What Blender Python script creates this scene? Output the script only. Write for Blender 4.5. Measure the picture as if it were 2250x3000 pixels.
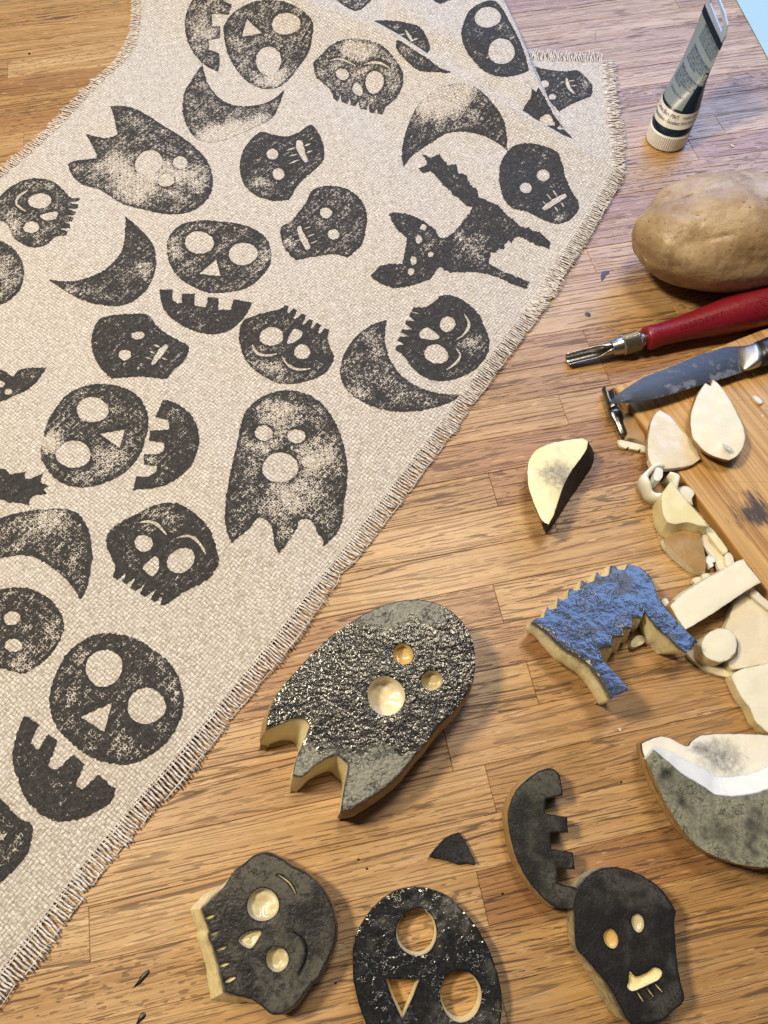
import bpy, math, random
import numpy as np
from mathutils import Vector, noise as mnoise
from mathutils.geometry import delaunay_2d_cdt
random.seed(7); rng = np.random.default_rng(7)
scene = bpy.context.scene
for o in list(bpy.data.objects): bpy.data.objects.remove(o)
R = math.radians
# ------------------------------------------------------------------ camera
H = 0.32; TILT = R(25.0); FPX = 2080.0
cam_d = bpy.data.cameras.new("camera"); cam = bpy.data.objects.new("camera", cam_d)
scene.collection.objects.link(cam); scene.camera = cam
cam.location = (0, 0, H); cam.rotation_euler = (TILT, 0, 0)
cam_d.sensor_fit = 'VERTICAL'; cam_d.sensor_height = 30.0; cam_d.lens = 30.0*FPX/3000.0
cam_d.clip_start = 0.01; cam_d.clip_end = 20
scene.render.resolution_x = 768; scene.render.resolution_y = 1024
# ------------------------------------------------------------------ light
scene.view_settings.view_transform = 'Standard'; scene.view_settings.look = 'None'
scene.view_settings.exposure = 0.0; scene.view_settings.gamma = 1.0
w = bpy.data.worlds.new("World"); scene.world = w; w.use_nodes = True
w.node_tree.nodes["Background"].inputs[0].default_value = (0.90, 0.92, 1.0, 1)
w.node_tree.nodes["Background"].inputs[1].default_value = 0.055
def area(name, loc, target, sx, sy, power, col):
    d = bpy.data.lights.new(name, 'AREA'); d.shape = 'RECTANGLE'; d.size = sx; d.size_y = sy
    d.energy = power; d.color = col
    o = bpy.data.objects.new(name, d); scene.collection.objects.link(o); o.location = loc
    o.rotation_euler = (Vector(target)-Vector(loc)).to_track_quat('-Z', 'Y').to_euler(); return o
area("ceiling_lamp", (-0.62, 0.24, 1.00), (0, .15, 0), .16, .16, 14.5, (1, .85, .62))
area("ceiling_lamp_right", (0.10, 0.52, 1.20), (0.1, .12, 0), .26, .26, 7.5, (1, .85, .62))
area("window_light", (0.40, 1.02, 0.58), (0.12, .25, 0), .9, .55, 11.0, (.30, .50, 1.0))

# ------------------------------------------------------------------ projection helpers
ct, st = math.cos(TILT), math.sin(TILT)
def unproj(px, py, z=0.0):
    u = np.asarray(px, float)-1125.0; v = np.asarray(py, float)-1500.0
    dy = -v*ct + FPX*st; dz = -v*st - FPX*ct
    k = (H-z)/(-dz)
    return u*k, dy*k
def hit(P, h):
    P = np.asarray(P, float); z = np.zeros(len(P))
    for _ in range(25):
        x, y = unproj(P[:, 0], P[:, 1], z); z = 0.5*z + 0.5*h(x, y)
    x, y = unproj(P[:, 0], P[:, 1], z); return np.stack([x, y, h(x, y)], 1)
def wpt(px, py, z=0.0):
    x, y = unproj(px, py, z); return np.array([float(x), float(y), z])
def sstep(t):
    t = np.clip(t, 0, 1); return t*t*(3-2*t)

# ------------------------------------------------------------------ node helper
class NT:
    def __init__(s, name):
        s.m = bpy.data.materials.new(name); s.m.use_nodes = True; s.t = s.m.node_tree
        s.b = s.t.nodes["Principled BSDF"]; s.out = s.t.nodes["Material Output"]
    def n(s, typ, **kw):
        nd = s.t.nodes.new(typ)
        for k, v in kw.items(): setattr(nd, k, v)
        return nd
    def put(s, sock, v):
        if isinstance(v, V): s.t.links.new(v.s, sock)
        elif isinstance(v, (tuple, list)):
            sock.default_value = tuple(v)+(1,) if (sock.type == 'RGBA' and len(v) == 3) else tuple(v)
        else: sock.default_value = v
    def math(s, op, a, b=0.0, c=0.0, clamp=False):
        nd = s.n('ShaderNodeMath', operation=op, use_clamp=clamp)
        s.put(nd.inputs[0], a); s.put(nd.inputs[1], b); s.put(nd.inputs[2], c); return V(s, nd.outputs[0])
    def obj(s): return V(s, s.n('ShaderNodeTexCoord').outputs['Object'])
    def pos(s): return V(s, s.n('ShaderNodeNewGeometry').outputs['Position'])
    def rnd(s): return V(s, s.n('ShaderNodeObjectInfo').outputs['Random'])
    def attr(s, name): return V(s, s.n('ShaderNodeAttribute', attribute_name=name).outputs['Fac'])
    def scale(s, v, sc, rot=0.0, off=(0, 0, 0)):
        nd = s.n('ShaderNodeMapping'); s.put(nd.inputs['Vector'], v); s.put(nd.inputs['Scale'], sc)
        nd.inputs['Rotation'].default_value = (0, 0, rot); s.put(nd.inputs['Location'], off); return V(s, nd.outputs[0])
    def noise(s, v, sc=1.0, det=2.0, rough=.5, dist=0.0):
        nd = s.n('ShaderNodeTexNoise'); s.put(nd.inputs['Vector'], v); s.put(nd.inputs['Scale'], sc)
        s.put(nd.inputs['Detail'], det); s.put(nd.inputs['Roughness'], rough); s.put(nd.inputs['Distortion'], dist)
        return V(s, nd.outputs['Fac'])
    def voro(s, v, sc, feat='F1', rnd=1.0, dim='3D'):
        nd = s.n('ShaderNodeTexVoronoi', feature=feat, voronoi_dimensions=dim); s.put(nd.inputs['Vector'], v); s.put(nd.inputs['Scale'], sc)
        s.put(nd.inputs['Randomness'], rnd); return V(s, nd.outputs['Distance'])
    def ss(s, v, a, b, lo=0.0, hi=1.0):
        nd = s.n('ShaderNodeMapRange', interpolation_type='SMOOTHSTEP'); s.put(nd.inputs[0], v)
        for i, q in enumerate((a, b, lo, hi)): s.put(nd.inputs[i+1], q)
        return V(s, nd.outputs[0])
    def mix(s, f, a, b, blend='MIX'):
        nd = s.n('ShaderNodeMix', data_type='RGBA', blend_type=blend)
        s.put(nd.inputs[0], f); s.put(nd.inputs[6], a); s.put(nd.inputs[7], b); return V(s, nd.outputs[2])
    def sep(s, v):
        nd = s.n('ShaderNodeSeparateXYZ'); s.put(nd.inputs[0], v); return [V(s, o) for o in nd.outputs]
    def comb(s, x, y, z=0.0):
        nd = s.n('ShaderNodeCombineXYZ'); s.put(nd.inputs[0], x); s.put(nd.inputs[1], y); s.put(nd.inputs[2], z); return V(s, nd.outputs[0])
    def bump(s, h, dist, strength=1.0, prev=None):
        nd = s.n('ShaderNodeBump'); s.put(nd.inputs['Height'], h); s.put(nd.inputs['Distance'], dist); s.put(nd.inputs['Strength'], strength)
        if prev is not None: s.put(nd.inputs['Normal'], prev)
        return V(s, nd.outputs[0])
    def done(s, col, rough=.5, normal=None, **kw):
        s.put(s.b.inputs['Base Color'], col); s.put(s.b.inputs['Roughness'], rough)
        if normal is not None: s.put(s.b.inputs['Normal'], normal)
        for k, v in kw.items(): s.put(s.b.inputs[k.replace('_', ' ')], v)
        return s.m
class V:
    def __init__(s, t, sock): s.t = t; s.s = sock
    def __add__(s, o): return s.t.math('ADD', s, o)
    __radd__ = __add__
    def __mul__(s, o): return s.t.math('MULTIPLY', s, o)
    __rmul__ = __mul__
    def __sub__(s, o): return s.t.math('SUBTRACT', s, o)
    def __rsub__(s, o): return s.t.math('SUBTRACT', o, s)
    def sin(s): return s.t.math('SINE', s)
    def clamp(s): return s.t.math('ADD', s, 0.0, clamp=True)

# ------------------------------------------------------------------ object helpers
def tag(o, label=None, cat=None, group=None, kind=None):
    for k, v in (('label', label), ('category', cat), ('group', group), ('kind', kind)):
        if v: o[k] = v
    return o
def empty(name, loc=(0, 0, 0)):
    o = bpy.data.objects.new(name, None); scene.collection.objects.link(o); o.location = loc
    o.empty_display_size = .01; return o
def mesh(name, verts, faces, mat, parent=None, smooth=True, attrs=None, local=None, sharp=0):
    verts = np.asarray(verts, float)
    off = np.array(parent.location) if parent is not None else (np.zeros(3) if local is None else np.array(local))
    me = bpy.data.meshes.new(name); me.from_pydata((verts-off).tolist(), [], [tuple(int(i) for i in f) for f in faces])
    if attrs:
        for k, a in attrs.items():
            at = me.attributes.new(k, 'FLOAT', 'POINT'); at.data.foreach_set('value', np.asarray(a, np.float32))
    if smooth: me.polygons.foreach_set('use_smooth', [True]*len(me.polygons))
    me.materials.append(mat); me.update()
    if smooth and sharp: me.set_sharp_from_angle(angle=R(sharp))
    o = bpy.data.objects.new(name, me); scene.collection.objects.link(o)
    if parent is not None: o.parent = parent
    else: o.location = off
    return o
def parse(s):
    pts = []; kind = 'F'
    for tok in s.split():
        if tok in ('S', 'F'): kind = tok; continue
        d = None
        if '>' in tok: tok, dd = tok.split('>'); d = tuple(float(q) for q in dd.split(','))
        c = tok.endswith('!'); a, b = tok.rstrip('!').split(',')
        pts.append((float(a), float(b), c, kind, d))
    return pts
def spline(s, step=6.0, closed=True):
    """outline text -> dense px samples, side kinds, displacements"""
    p = parse(s) if isinstance(s, str) else s
    n = len(p); P = np.array([[q[0], q[1]] for q in p])
    T = np.zeros_like(P)
    for i in range(n):
        if p[i][2]: continue
        a = P[(i-1) % n]; b = P[(i+1) % n]
        if not closed and (i == 0 or i == n-1): continue
        la = np.linalg.norm(P[i]-a)+1e-6; lb = np.linalg.norm(b-P[i])+1e-6
        T[i] = (b-a)/(la+lb)
    D = [q[4] for q in p]; idx = [i for i in range(n) if D[i] is not None]
    Dv = np.zeros((n, 2))
    if idx:
        for i in range(n):
            if D[i] is not None: Dv[i] = D[i]; continue
            lo = max([j for j in idx if j < i], default=idx[-1]-n); hi = min([j for j in idx if j > i], default=idx[0]+n)
            f = (i-lo)/(hi-lo); Dv[i] = np.array(D[lo % n])*(1-f)+np.array(D[hi % n])*f
    out = []; kinds = []; dd = []; corner = []
    for i in range(n if closed else n-1):
        j = (i+1) % n; L = np.linalg.norm(P[j]-P[i]); m = max(1, int(L/step))
        for k in range(m):
            t = k/m; t2 = t*t; t3 = t2*t
            if p[i][2] and p[j][2]: q = P[i]*(1-t)+P[j]*t
            else: q = (2*t3-3*t2+1)*P[i]+(t3-2*t2+t)*T[i]*L+(-2*t3+3*t2)*P[j]+(t3-t2)*T[j]*L
            out.append(q); kinds.append(p[i][3]); dd.append(Dv[i]*(1-t)+Dv[j]*t); corner.append(k == 0 and p[i][2])
    if not closed: out.append(P[-1]); kinds.append(p[-1][3]); dd.append(Dv[-1]); corner.append(True)
    return np.array(out), kinds, np.array(dd)
def ell(cx, cy, rx, ry, rot=0, n=40):
    a = np.linspace(0, 2*math.pi, n, endpoint=False); r = R(rot)
    w_ = 1+.03*np.sin(2*a+cx)+.02*np.sin(3*a+cy)
    x = rx*np.cos(a)*w_; y = ry*np.sin(a)*w_
    return np.stack([cx+x*math.cos(r)-y*math.sin(r), cy+x*math.sin(r)+y*math.cos(r)], 1)
def stroke(wd, pts):
    q, _, _ = spline([(a, b, False, 'F', None) for a, b in pts] if len(pts) > 2 else [(a, b, True, 'F', None) for a, b in pts], 8, False)
    t = np.gradient(q, axis=0); t /= np.linalg.norm(t, axis=1)[:, None]+1e-9; nn = np.stack([-t[:, 1], t[:, 0]], 1)
    m = len(q); pr = np.sin(np.linspace(.35, math.pi-.35, m))[:, None]*wd/2
    return np.concatenate([q+nn*pr, (q-nn*pr)[::-1]])
def hole(h):
    """'E cx cy rx ry [rot]' | 'L w x,y x,y ..' | 'P outline' -> px loop"""
    k, rest = h[0], h[2:]
    if k == 'E': return ell(*[float(q) for q in rest.split()])
    if k == 'L':
        a = rest.split(); return stroke(float(a[0]), [tuple(float(c) for c in q.split(',')) for q in a[1:]])
    return spline(rest, 6)[0]
def inside(P, poly):
    x, y = P[:, 0][:, None], P[:, 1][:, None]; a = poly; b = np.roll(poly, -1, 0)
    c = ((a[:, 1] > y) != (b[:, 1] > y)) & (x < (b[:, 0]-a[:, 0])*(y-a[:, 1])/(b[:, 1]-a[:, 1]+1e-15)+a[:, 0])
    return (c.sum(1) % 2) == 1
def segdist(P, poly):
    a = poly; b = np.roll(poly, -1, 0); ab = b-a
    t = np.clip(((P[:, None]-a)*ab).sum(2)/((ab*ab).sum(1)+1e-18), 0, 1)
    return np.sqrt((((P[:, None]-a)-t[..., None]*ab)**2).sum(2)).min(1)
def cdt(loops, step):
    """triangulate loop[0] minus the other loops (metres); returns xy, faces, isboundary"""
    K = 1000.0
    L = [np.asarray(l)[:, :2]*K for l in loops]; st_ = step*K
    lo = L[0].min(0); hi = L[0].max(0)
    gx, gy = np.meshgrid(np.arange(lo[0], hi[0], st_), np.arange(lo[1], hi[1], st_*.87))
    gx = gx + (np.arange(gx.shape[0]) % 2)[:, None]*st_*.5
    G = np.stack([gx.ravel(), gy.ravel()], 1); G += rng.uniform(-.12, .12, G.shape)*st_
    keep = []
    for i in range(0, len(G), 4000):
        g = G[i:i+4000]; k = inside(g, L[0])
        for l in L[1:]: k &= ~inside(g, l)
        g = g[k]
        if len(g):
            dd = segdist(g, L[0])
            for l in L[1:]: dd = np.minimum(dd, segdist(g, l))
            keep.append(g[dd > st_*.4])
    G = np.concatenate(keep) if keep else np.zeros((0, 2))
    V_ = []; E = []
    for l in L:
        b = len(V_); V_ += l.tolist(); E += [(b+i, b+(i+1) % len(l)) for i in range(len(l))]
    V_ += G.tolist()
    r = delaunay_2d_cdt([Vector(v) for v in V_], E, [], 0, 1e-5, False)
    ov = np.array([(v.x, v.y) for v in r[0]]); F = np.array([f for f in r[2] if len(f) == 3])
    C = ov[F].mean(1); k = np.zeros(len(C), bool)
    for i in range(0, len(C), 4000):
        c = C[i:i+4000]; q = inside(c, L[0])
        for l in L[1:]: q &= ~inside(c, l)
        k[i:i+4000] = q
    F = F[k]; a, b, c = ov[F[:, 0]], ov[F[:, 1]], ov[F[:, 2]]
    cr = (b[:, 0]-a[:, 0])*(c[:, 1]-a[:, 1])-(b[:, 1]-a[:, 1])*(c[:, 0]-a[:, 0])
    F[cr < 0] = F[cr < 0][:, ::-1]; F = F[np.abs(cr) > 1e-7]
    return ov/K, F
def ccw(l):
    a = np.roll(l, -1, 0); s = (l[:, 0]*a[:, 1]-a[:, 0]*l[:, 1]).sum(); return s > 0
def nz(x, y, z, f): return mnoise.noise(Vector((x*f, y*f, z*f)))
def normals2(l, sm=2):
    """outward normals of a CCW loop, smoothed"""
    t = np.roll(l, -1, 0)-np.roll(l, 1, 0); n = np.stack([t[:, 1], -t[:, 0]], 1)
    n /= np.linalg.norm(n, axis=1)[:, None]+1e-12
    for _ in range(sm): n = (np.roll(n, 1, 0)+2*n+np.roll(n, -1, 0))/4
    return n/(np.linalg.norm(n, axis=1)[:, None]+1e-9)
# ------------------------------------------------------------------ materials
def mat_oak():
    t = NT("oak"); r = t.rnd(); o = t.obj()
    off = t.comb(r*7.0, r*13.0, r*5.0); p = t.scale(o, (1, 1, 1), 0, off)
    x, y, z = t.sep(p)
    warp = (t.noise(t.scale(p, (5, 22, 1)), 1, 1)-.5)*.0045+(t.noise(t.scale(p, (30, 100, 1)), 1, 2)-.5)*.0003
    q = t.comb(x, y+warp, r*3)
    band = t.noise(t.scale(q, (3, 260, 1)), 1, 3, .6)
    fine = t.noise(t.scale(q, (26, 1500, 1)), 1, 3, .6)
    tone = t.noise(t.scale(q, (5, 60, 1)), 1, 2)
    c = t.mix(t.ss(r, .15, .8), (.545, .345, .155), (.465, .28, .112))
    c = t.mix(t.ss(t.math('FRACT', r*7.31), .80, .84), c, (.41, .225, .095))
    c = t.mix(t.ss(t.math('FRACT', r*3.17), .80, .86), c, (.58, .385, .185))
    c = t.mix(t.ss(tone, .35, .68), c, t.mix(1.0, c, (.86, .81, .74), 'MULTIPLY'))
    c = t.mix(t.ss(band, .38, .66), c, t.mix(1.0, c, (.80, .74, .66), 'MULTIPLY'))
    c = t.mix(t.ss(fine, .42, .70)*.6, c, t.mix(1.0, c, (.60, .55, .50), 'MULTIPLY'))
    # open pores: thin dark dashes strung along the growth lines
    yy = y+warp; ph1 = yy*330+t.noise(t.comb(x*5, yy*70, r*3), 1, 2)*9; ph2 = yy*640+t.noise(t.comb(x*7, yy*130, r*9), 1, 2)*9
    brk = t.noise(t.scale(q, (75, 620, 1), 0, (9, 2, 4)), 1, 2, .6); brk2 = t.noise(t.scale(q, (120, 1100, 1), 0, (1, 7, 4)), 1, 2, .6); gate = t.noise(t.scale(q, (7, 150, 1), 0, (2, 2, 4)), 1, 2)
    l1 = t.ss((ph1*6.2832).sin(), .60, .93)*t.ss(brk+(gate-.5)*.35, .42, .49); l2 = t.ss((ph2*6.2832).sin(), .50, .92)*t.ss(brk2+(gate-.5)*.5, .46, .53)
    pore = t.math('MAXIMUM', l1, l2*.75)
    ray = t.ss(t.noise(t.scale(q, (230, 800, 1), 0, (1, 8, 2)), 1, 0.5), .64, .69)*t.ss(t.math('FRACT', r*5.7), .70, .73)
    pore = t.math('MAXIMUM', pore*(.6+t.ss(tone, .3, .7)*.4), ray*.7)
    c = t.mix(pore*.90, c, t.mix(1.0, c, (.20, .18, .18), 'MULTIPLY'))
    fleck = t.ss(t.noise(t.scale(q, (120, 700, 1), 0, (5, 1, 3)), 1, 1), .66, .74)
    c = t.mix(fleck*.35, c, (.75, .50, .26))
    n = t.bump(fine*.25-pore, .0002, .6)
    n = t.bump(t.noise(t.scale(p, (40, 90, 1)), 1, 2), .0006, .5, n)
    return t.done(c, t.math('ADD', t.noise(t.scale(p, (60, 300, 1)), 1, 2)*.22+.30, pore*.3), n, Coat_Weight=.20, Coat_Roughness=.28)
def mat_dark(name, col, rough=.8):
    t = NT(name); return t.done(t.mix(t.noise(t.pos(), 300, 3), col, tuple(c*.6 for c in col)), rough)

def cloth_nodes(t, ang):
    p = t.scale(t.pos(), (1000, 1000, 1000)); p = t.scale(p, (1, 1, 0), -ang)
    x, y, z = t.sep(p)
    wx = (t.noise(p, .22, 2)-.5)*1.6+(t.noise(p, 1.1, 1)-.5)*.55; wy = (t.noise(t.scale(p, (1, 1, 1), 0, (40, 9, 0)), .22, 2)-.5)*1.6+(t.noise(t.scale(p, (1, 1, 1), 0, (4, 90, 0)), 1.1, 1)-.5)*.55
    u = x+wx; v = y+wy
    f = 2*math.pi/1.75*.5*2
    hgt = ((u*f*.5).sin()*(v*f*.5).sin()*((u+v)*f*.5*0+1.0)*.5+.5)
    thu = t.noise(t.comb(u*.16, v*1.45, 0), 1, 3, .65); thv = t.noise(t.comb(u*1.45, v*.16, 7.0), 1, 3, .65)
    chk = t.ss(hgt, .42, .58)
    th = thu*chk+thv*(1-chk)
    slub = t.noise(t.comb(u*.09, v*.9, 3.0), 1, 2); slub2 = t.noise(t.comb(u*.9, v*.09, 5.0), 1, 2)
    spk = t.noise(p, 1.9, 2, .6)
    c = t.mix(t.ss(th, .34, .64), (.38, .32, .235), (.85, .80, .71))
    c = t.mix(t.ss(slub, .55, .72)*.45, c, (.86, .83, .77)); c = t.mix(t.ss(slub2, .56, .72)*.40, c, (.40, .33, .25))
    c = t.mix(t.ss(spk, .50, .72)*.65, c, (.34, .285, .22))
    gu = t.math('ABSOLUTE', (u*f*.5).sin()); gv = t.math('ABSOLUTE', (v*f*.5).sin())
    gap = t.ss(t.math('MULTIPLY', gu, gv), .42, .04); hgt = hgt*.5+gu*gv*.5
    c = t.mix(gap*.55, c, (.22, .175, .13))
    fuzz = t.noise(p, 6.0, 2)
    nrm = t.bump(hgt+fuzz*.5+th*.5, .0006, .8)
    return c, nrm, hgt, p, (u, v)
def mat_cloth(ang):
    t = NT("linen"); c, n, *_ = cloth_nodes(t, ang)
    return t.done(c, .92, n, Sheen_Weight=.25, Sheen_Roughness=.5)
def mat_ink(ang):
    t = NT("block_ink"); c, n, hgt, p, (u, v) = cloth_nodes(t, ang); r = t.rnd()
    d = t.attr('cover')
    ed = t.voro(t.scale(p, (1, 1, 0)), .80, 'DISTANCE_TO_EDGE', .80, '2D')
    n1 = t.noise(t.scale(p, (1, 1, 1), 0, (11, 4, 0)), .11, 2, .5); n3 = t.noise(p, 1.0, 3, .7)
    nA = t.noise(t.scale(p, (1, 1, 1), 0, (5, 7, 0)), .50, 5, .80)
    sU = t.noise(t.comb(u*.10, v*.62, 2.0), 1, 2, .6); sV = t.noise(t.comb(u*.62, v*.10, 6.0), 1, 2, .6)
    cov = d+(n1-.5)*.9+(r-.5)*.12
    T = nA*.44+sU*.33+sV*.25+(ed-.16)*.42+(hgt-.5)*.14+.004
    th = t.ss(cov, -.35, 1.15, .66, .35)
    m = t.ss(T-th, -.035, .030)
    ink = t.mix(t.ss(t.noise(p, .35, 3), .35, .7), (.012, .012, .013), (.032, .032, .031))
    ink = t.mix(t.ss(n3, .5, .75)*.5, ink, (.055, .052, .048))
    c = t.mix(m*.96, c, ink)
    return t.done(c, t.math('SUBTRACT', .92, m*.15), n, Specular_IOR_Level=.25)

def mat_fringe():
    t = NT("linen_thread"); p = t.scale(t.pos(), (1000, 1000, 1000))
    c = t.mix(t.ss(t.noise(p, .5, 3), .35, .65), (.58, .50, .40), (.88, .83, .75))
    c = t.mix(t.ss(t.noise(p, 2.5, 2), .5, .7)*.5, c, (.38, .30, .22))
    return t.done(c, .95, t.bump(t.noise(p, 3.5, 2), .0004, .8), Sheen_Weight=.3)

def mat_flesh(name="potato_flesh", base=(.72, .64, .35), dark=(.70, .56, .30), stain=0.0, wet=.35):
    t = NT(name); p = t.obj(); big = t.noise(p, 55, 3, .6); fine = t.noise(p, 900, 3, .6)
    c = t.mix(t.ss(big, .35, .72), base, tuple(a*.4+b*.6 for a, b in zip(base, (.86, .80, .60))))
    c = t.mix(t.ss(t.noise(p, 120, 3), .56, .78)*.5, c, dark)
    c = t.mix(t.ss(fine, .5, .75)*.18, c, (.95, .92, .80))
    c = t.mix(t.ss(t.noise(p, 22, 2), .42, .68)*.5, c, tuple(a*b for a, b in zip(base, (.95, .86, .62))))
    c = t.mix(t.ss(t.attr('edge')+(mid_ := t.noise(p, 170, 3)-.5)*.8, .30, .85)*.75, c, (.42, .28, .13))
    dirt = t.attr('stain')
    sm = t.ss(dirt+(t.noise(p, 380, 4, .7)-.5)*.9+(t.noise(p, 70, 2)-.5)*.35, .18, 1.0)
    c = t.mix(sm*.92, c, (.026, .026, .034))
    n = t.bump(t.noise(p, 300, 2, .5)+fine*.15, .00022, .6)
    return t.done(c, t.ss(big, .3, .7, wet, wet+.2), n, Subsurface_Weight=.45, Subsurface_Radius=(1.0, .75, .35), Subsurface_Scale=.0035, Coat_Weight=.25, Coat_Roughness=.18)
def mat_skin(name="potato_skin", grime=0.0):
    t = NT(name); p = t.obj()
    c = t.mix(t.ss(t.noise(p, 60, 4, .6), .3, .7), (.28, .16, .055), (.42, .27, .105))
    c = t.mix(t.ss(t.noise(p, 30, 4, .6), .50, .72)*.6, c, (.26, .15, .075))
    c = t.mix(t.ss(t.noise(p, 420, 3, .6), .55, .72)*.5, c, (.24, .135, .06))
    c = t.mix(t.ss(t.voro(p, 190), .17, .07)*t.ss(t.noise(p, 90, 1), .45, .6), c, (.14, .075, .04))
    c = t.mix(t.ss(t.noise(p, 200, 5, .7), .60, .72)*.35, c, (.62, .46, .28))
    if grime:
        g = t.ss(t.attr('stain')+(t.noise(p, 130, 4, .65)-.5)*1.2, .35, .8); c = t.mix(g*grime, c, (.022, .020, .020))
    n = t.bump(t.noise(p, 260, 5, .65), .0007, .6); n = t.bump(t.voro(p, 190), .0005, .35, n)
    return t.done(c, .48, n)
def mat_stamp(name, grey=.5, tint=(.17, .165, .125), rough=.3, cells=380, depth=.0006, wet=.6, bright=1.0, det=3.0):
    """wet printing ink over potato flesh: patchy cover, fine wrinkles, glossy where it is thick"""
    t = NT(name); p = t.obj()
    big = t.noise(p, 38, 3, .6); mid = t.noise(p, 150, 4, .6); fine = t.noise(p, 850, 3, .65)
    thin = t.ss(big+(mid-.5)*.5+t.attr('thin'), .62-grey*.34, .86-grey*.28)
    tl = tuple(a*bright for a in tint)
    c = t.mix(thin, (.012, .012, .013), tl)
    c = t.mix(t.ss(fine, .42, .66)*.55, c, tuple(a*.35 for a in tl))
    c = t.mix(t.ss(mid, .5, .72)*.5, c, (.02, .02, .022))
    vein = t.noise(p, cells*.42, 4, .62, .6); crack = t.ss(t.math('ABSOLUTE', vein-.5), .028, .004)*t.ss(mid, .42, .58)
    c = t.mix(crack*.75, c, (.008, .008, .009))
    c = t.mix(t.ss(t.attr('edge')+(mid-.5)*.5, .45, .8), c, (.008, .008, .009))
    hgt = t.noise(p, cells*1.35, det, .5)+t.noise(p, cells*.5, 2)*.4
    n = t.bump(hgt-crack*.4, depth*.75, 1.0)
    rg = t.ss(thin+(mid-.5)*.4, .25, 1.0, rough, min(.85, rough+.32))
    return t.done(c, rg, n, Specular_IOR_Level=wet)
def mat_plain(name, col, rough=.5, metallic=0.0, var=.15, sc=400, bump=.0, **kw):
    t = NT(name); p = t.obj(); nn = t.noise(p, sc, 3)
    c = t.mix(nn, tuple(a*(1-var) for a in col), tuple(min(1, a*(1+var)) for a in col))
    return t.done(c, t.ss(nn, .2, .8, max(.03, rough*.8), rough*1.2), t.bump(nn, bump) if bump else None, Metallic=metallic, **kw)
def mat_bamboo():
    t = NT("bamboo"); r = t.rnd(); p = t.scale(t.obj(), (1, 1, 1), 0, t.comb(r*5, r*9, r))
    f1 = t.noise(t.scale(p, (6, 900, 1)), 1, 3, .6); f2 = t.noise(t.scale(p, (9, 330, 1)), 1, 2)
    c = t.mix(t.ss(r, .1, .9), (.55, .325, .105), (.62, .39, .145))
    c = t.mix(t.ss(f2, .4, .66), c, t.mix(1.0, c, (.72, .62, .50), 'MULTIPLY')); c = t.mix(t.ss(f1, .45, .7)*.7, c, t.mix(1.0, c, (.55, .45, .36), 'MULTIPLY'))
    w_ = t.pos()
    # knife scores across the board
    for a, sc in ((.35, 260), (1.3, 210), (2.2, 240)):
        l = t.noise(t.scale(w_, (sc*.06, sc*6, 1), a), 1, 1, .3)
        c = t.mix(t.ss(l, .745, .775)*.55, c, (.20, .10, .05))
    # scorched patch and dried starch
    s = wpt(2215, 1500, .007); d = t.n('ShaderNodeVectorMath', operation='DISTANCE'); t.put(d.inputs[0], t.scale(w_, (1, 1, 1))); d.inputs[1].default_value = tuple(s)
    wv = t.noise(t.scale(p, (60, 420, 1)), 1, 4, .7)
    c = t.mix(t.ss(V(t, d.outputs['Value'])+(wv-.5)*.030+(t.noise(w_, 90, 3)-.5)*.02, .0125, .004)*.93, c, (.035, .028, .026))
    c = t.mix(t.ss(t.noise(w_, 260, 3, .6)+(t.noise(w_, 40, 1)-.5)*.5, .70, .76)*.5, c, (.80, .78, .72))
    return t.done(c, .45, t.bump(f1+f2, .0003, .6), Coat_Weight=.1)
def mat_steel(name, col=(.50, .50, .52), rough=.28, residue=0.0, knurl=0):
    t = NT(name); p = t.obj()
    n1 = t.noise(t.scale(p, (1, 8, 1)), 130, 4, .6); met = 1.0; nrm = t.bump(t.noise(p, 900, 3), .00008, .6)
    c = t.mix(n1, tuple(a*.75 for a in col), tuple(min(1, a*1.2) for a in col)); rg = rough
    if residue:
        s = t.ss(t.noise(p, 75, 5, .7)+(t.noise(p, 260, 2)-.5)*.3, .52, .60)*(.35+t.noise(p, 400, 3)*.9); c = t.mix(s*residue, c, (.60, .62, .66)); rg = t.math('ADD', s*.35, rough); met = 1.0-s*.75*residue
    return t.done(c, rg, nrm, Metallic=met)
M = {}
M['oak'] = mat_oak(); M['gap'] = mat_dark("joint_glue", (.055, .028, .014))
M['flesh'] = mat_flesh(); M['flesh_stained'] = mat_flesh("stained_potato_flesh", (.80, .70, .38), (.45, .36, .18))
M['flesh_pale'] = mat_flesh("pale_potato_flesh", (.73, .685, .52), (.66, .72, .50))
M['flesh_white'] = mat_flesh("white_potato_flesh", (.70, .69, .62), (.62, .69, .55), wet=.5)
M['flesh_wet'] = mat_flesh("wet_potato_flesh", (.70, .615, .45), (.60, .60, .42), wet=.18)
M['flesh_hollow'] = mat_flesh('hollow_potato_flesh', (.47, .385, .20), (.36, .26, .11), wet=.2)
M['flesh_gold'] = mat_flesh("browned_potato_flesh", (.60, .40, .13), (.40, .22, .06), wet=.15)
M['skin'] = mat_skin(); M['skin_grimy'] = mat_skin("inked_potato_skin", .85)
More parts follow.
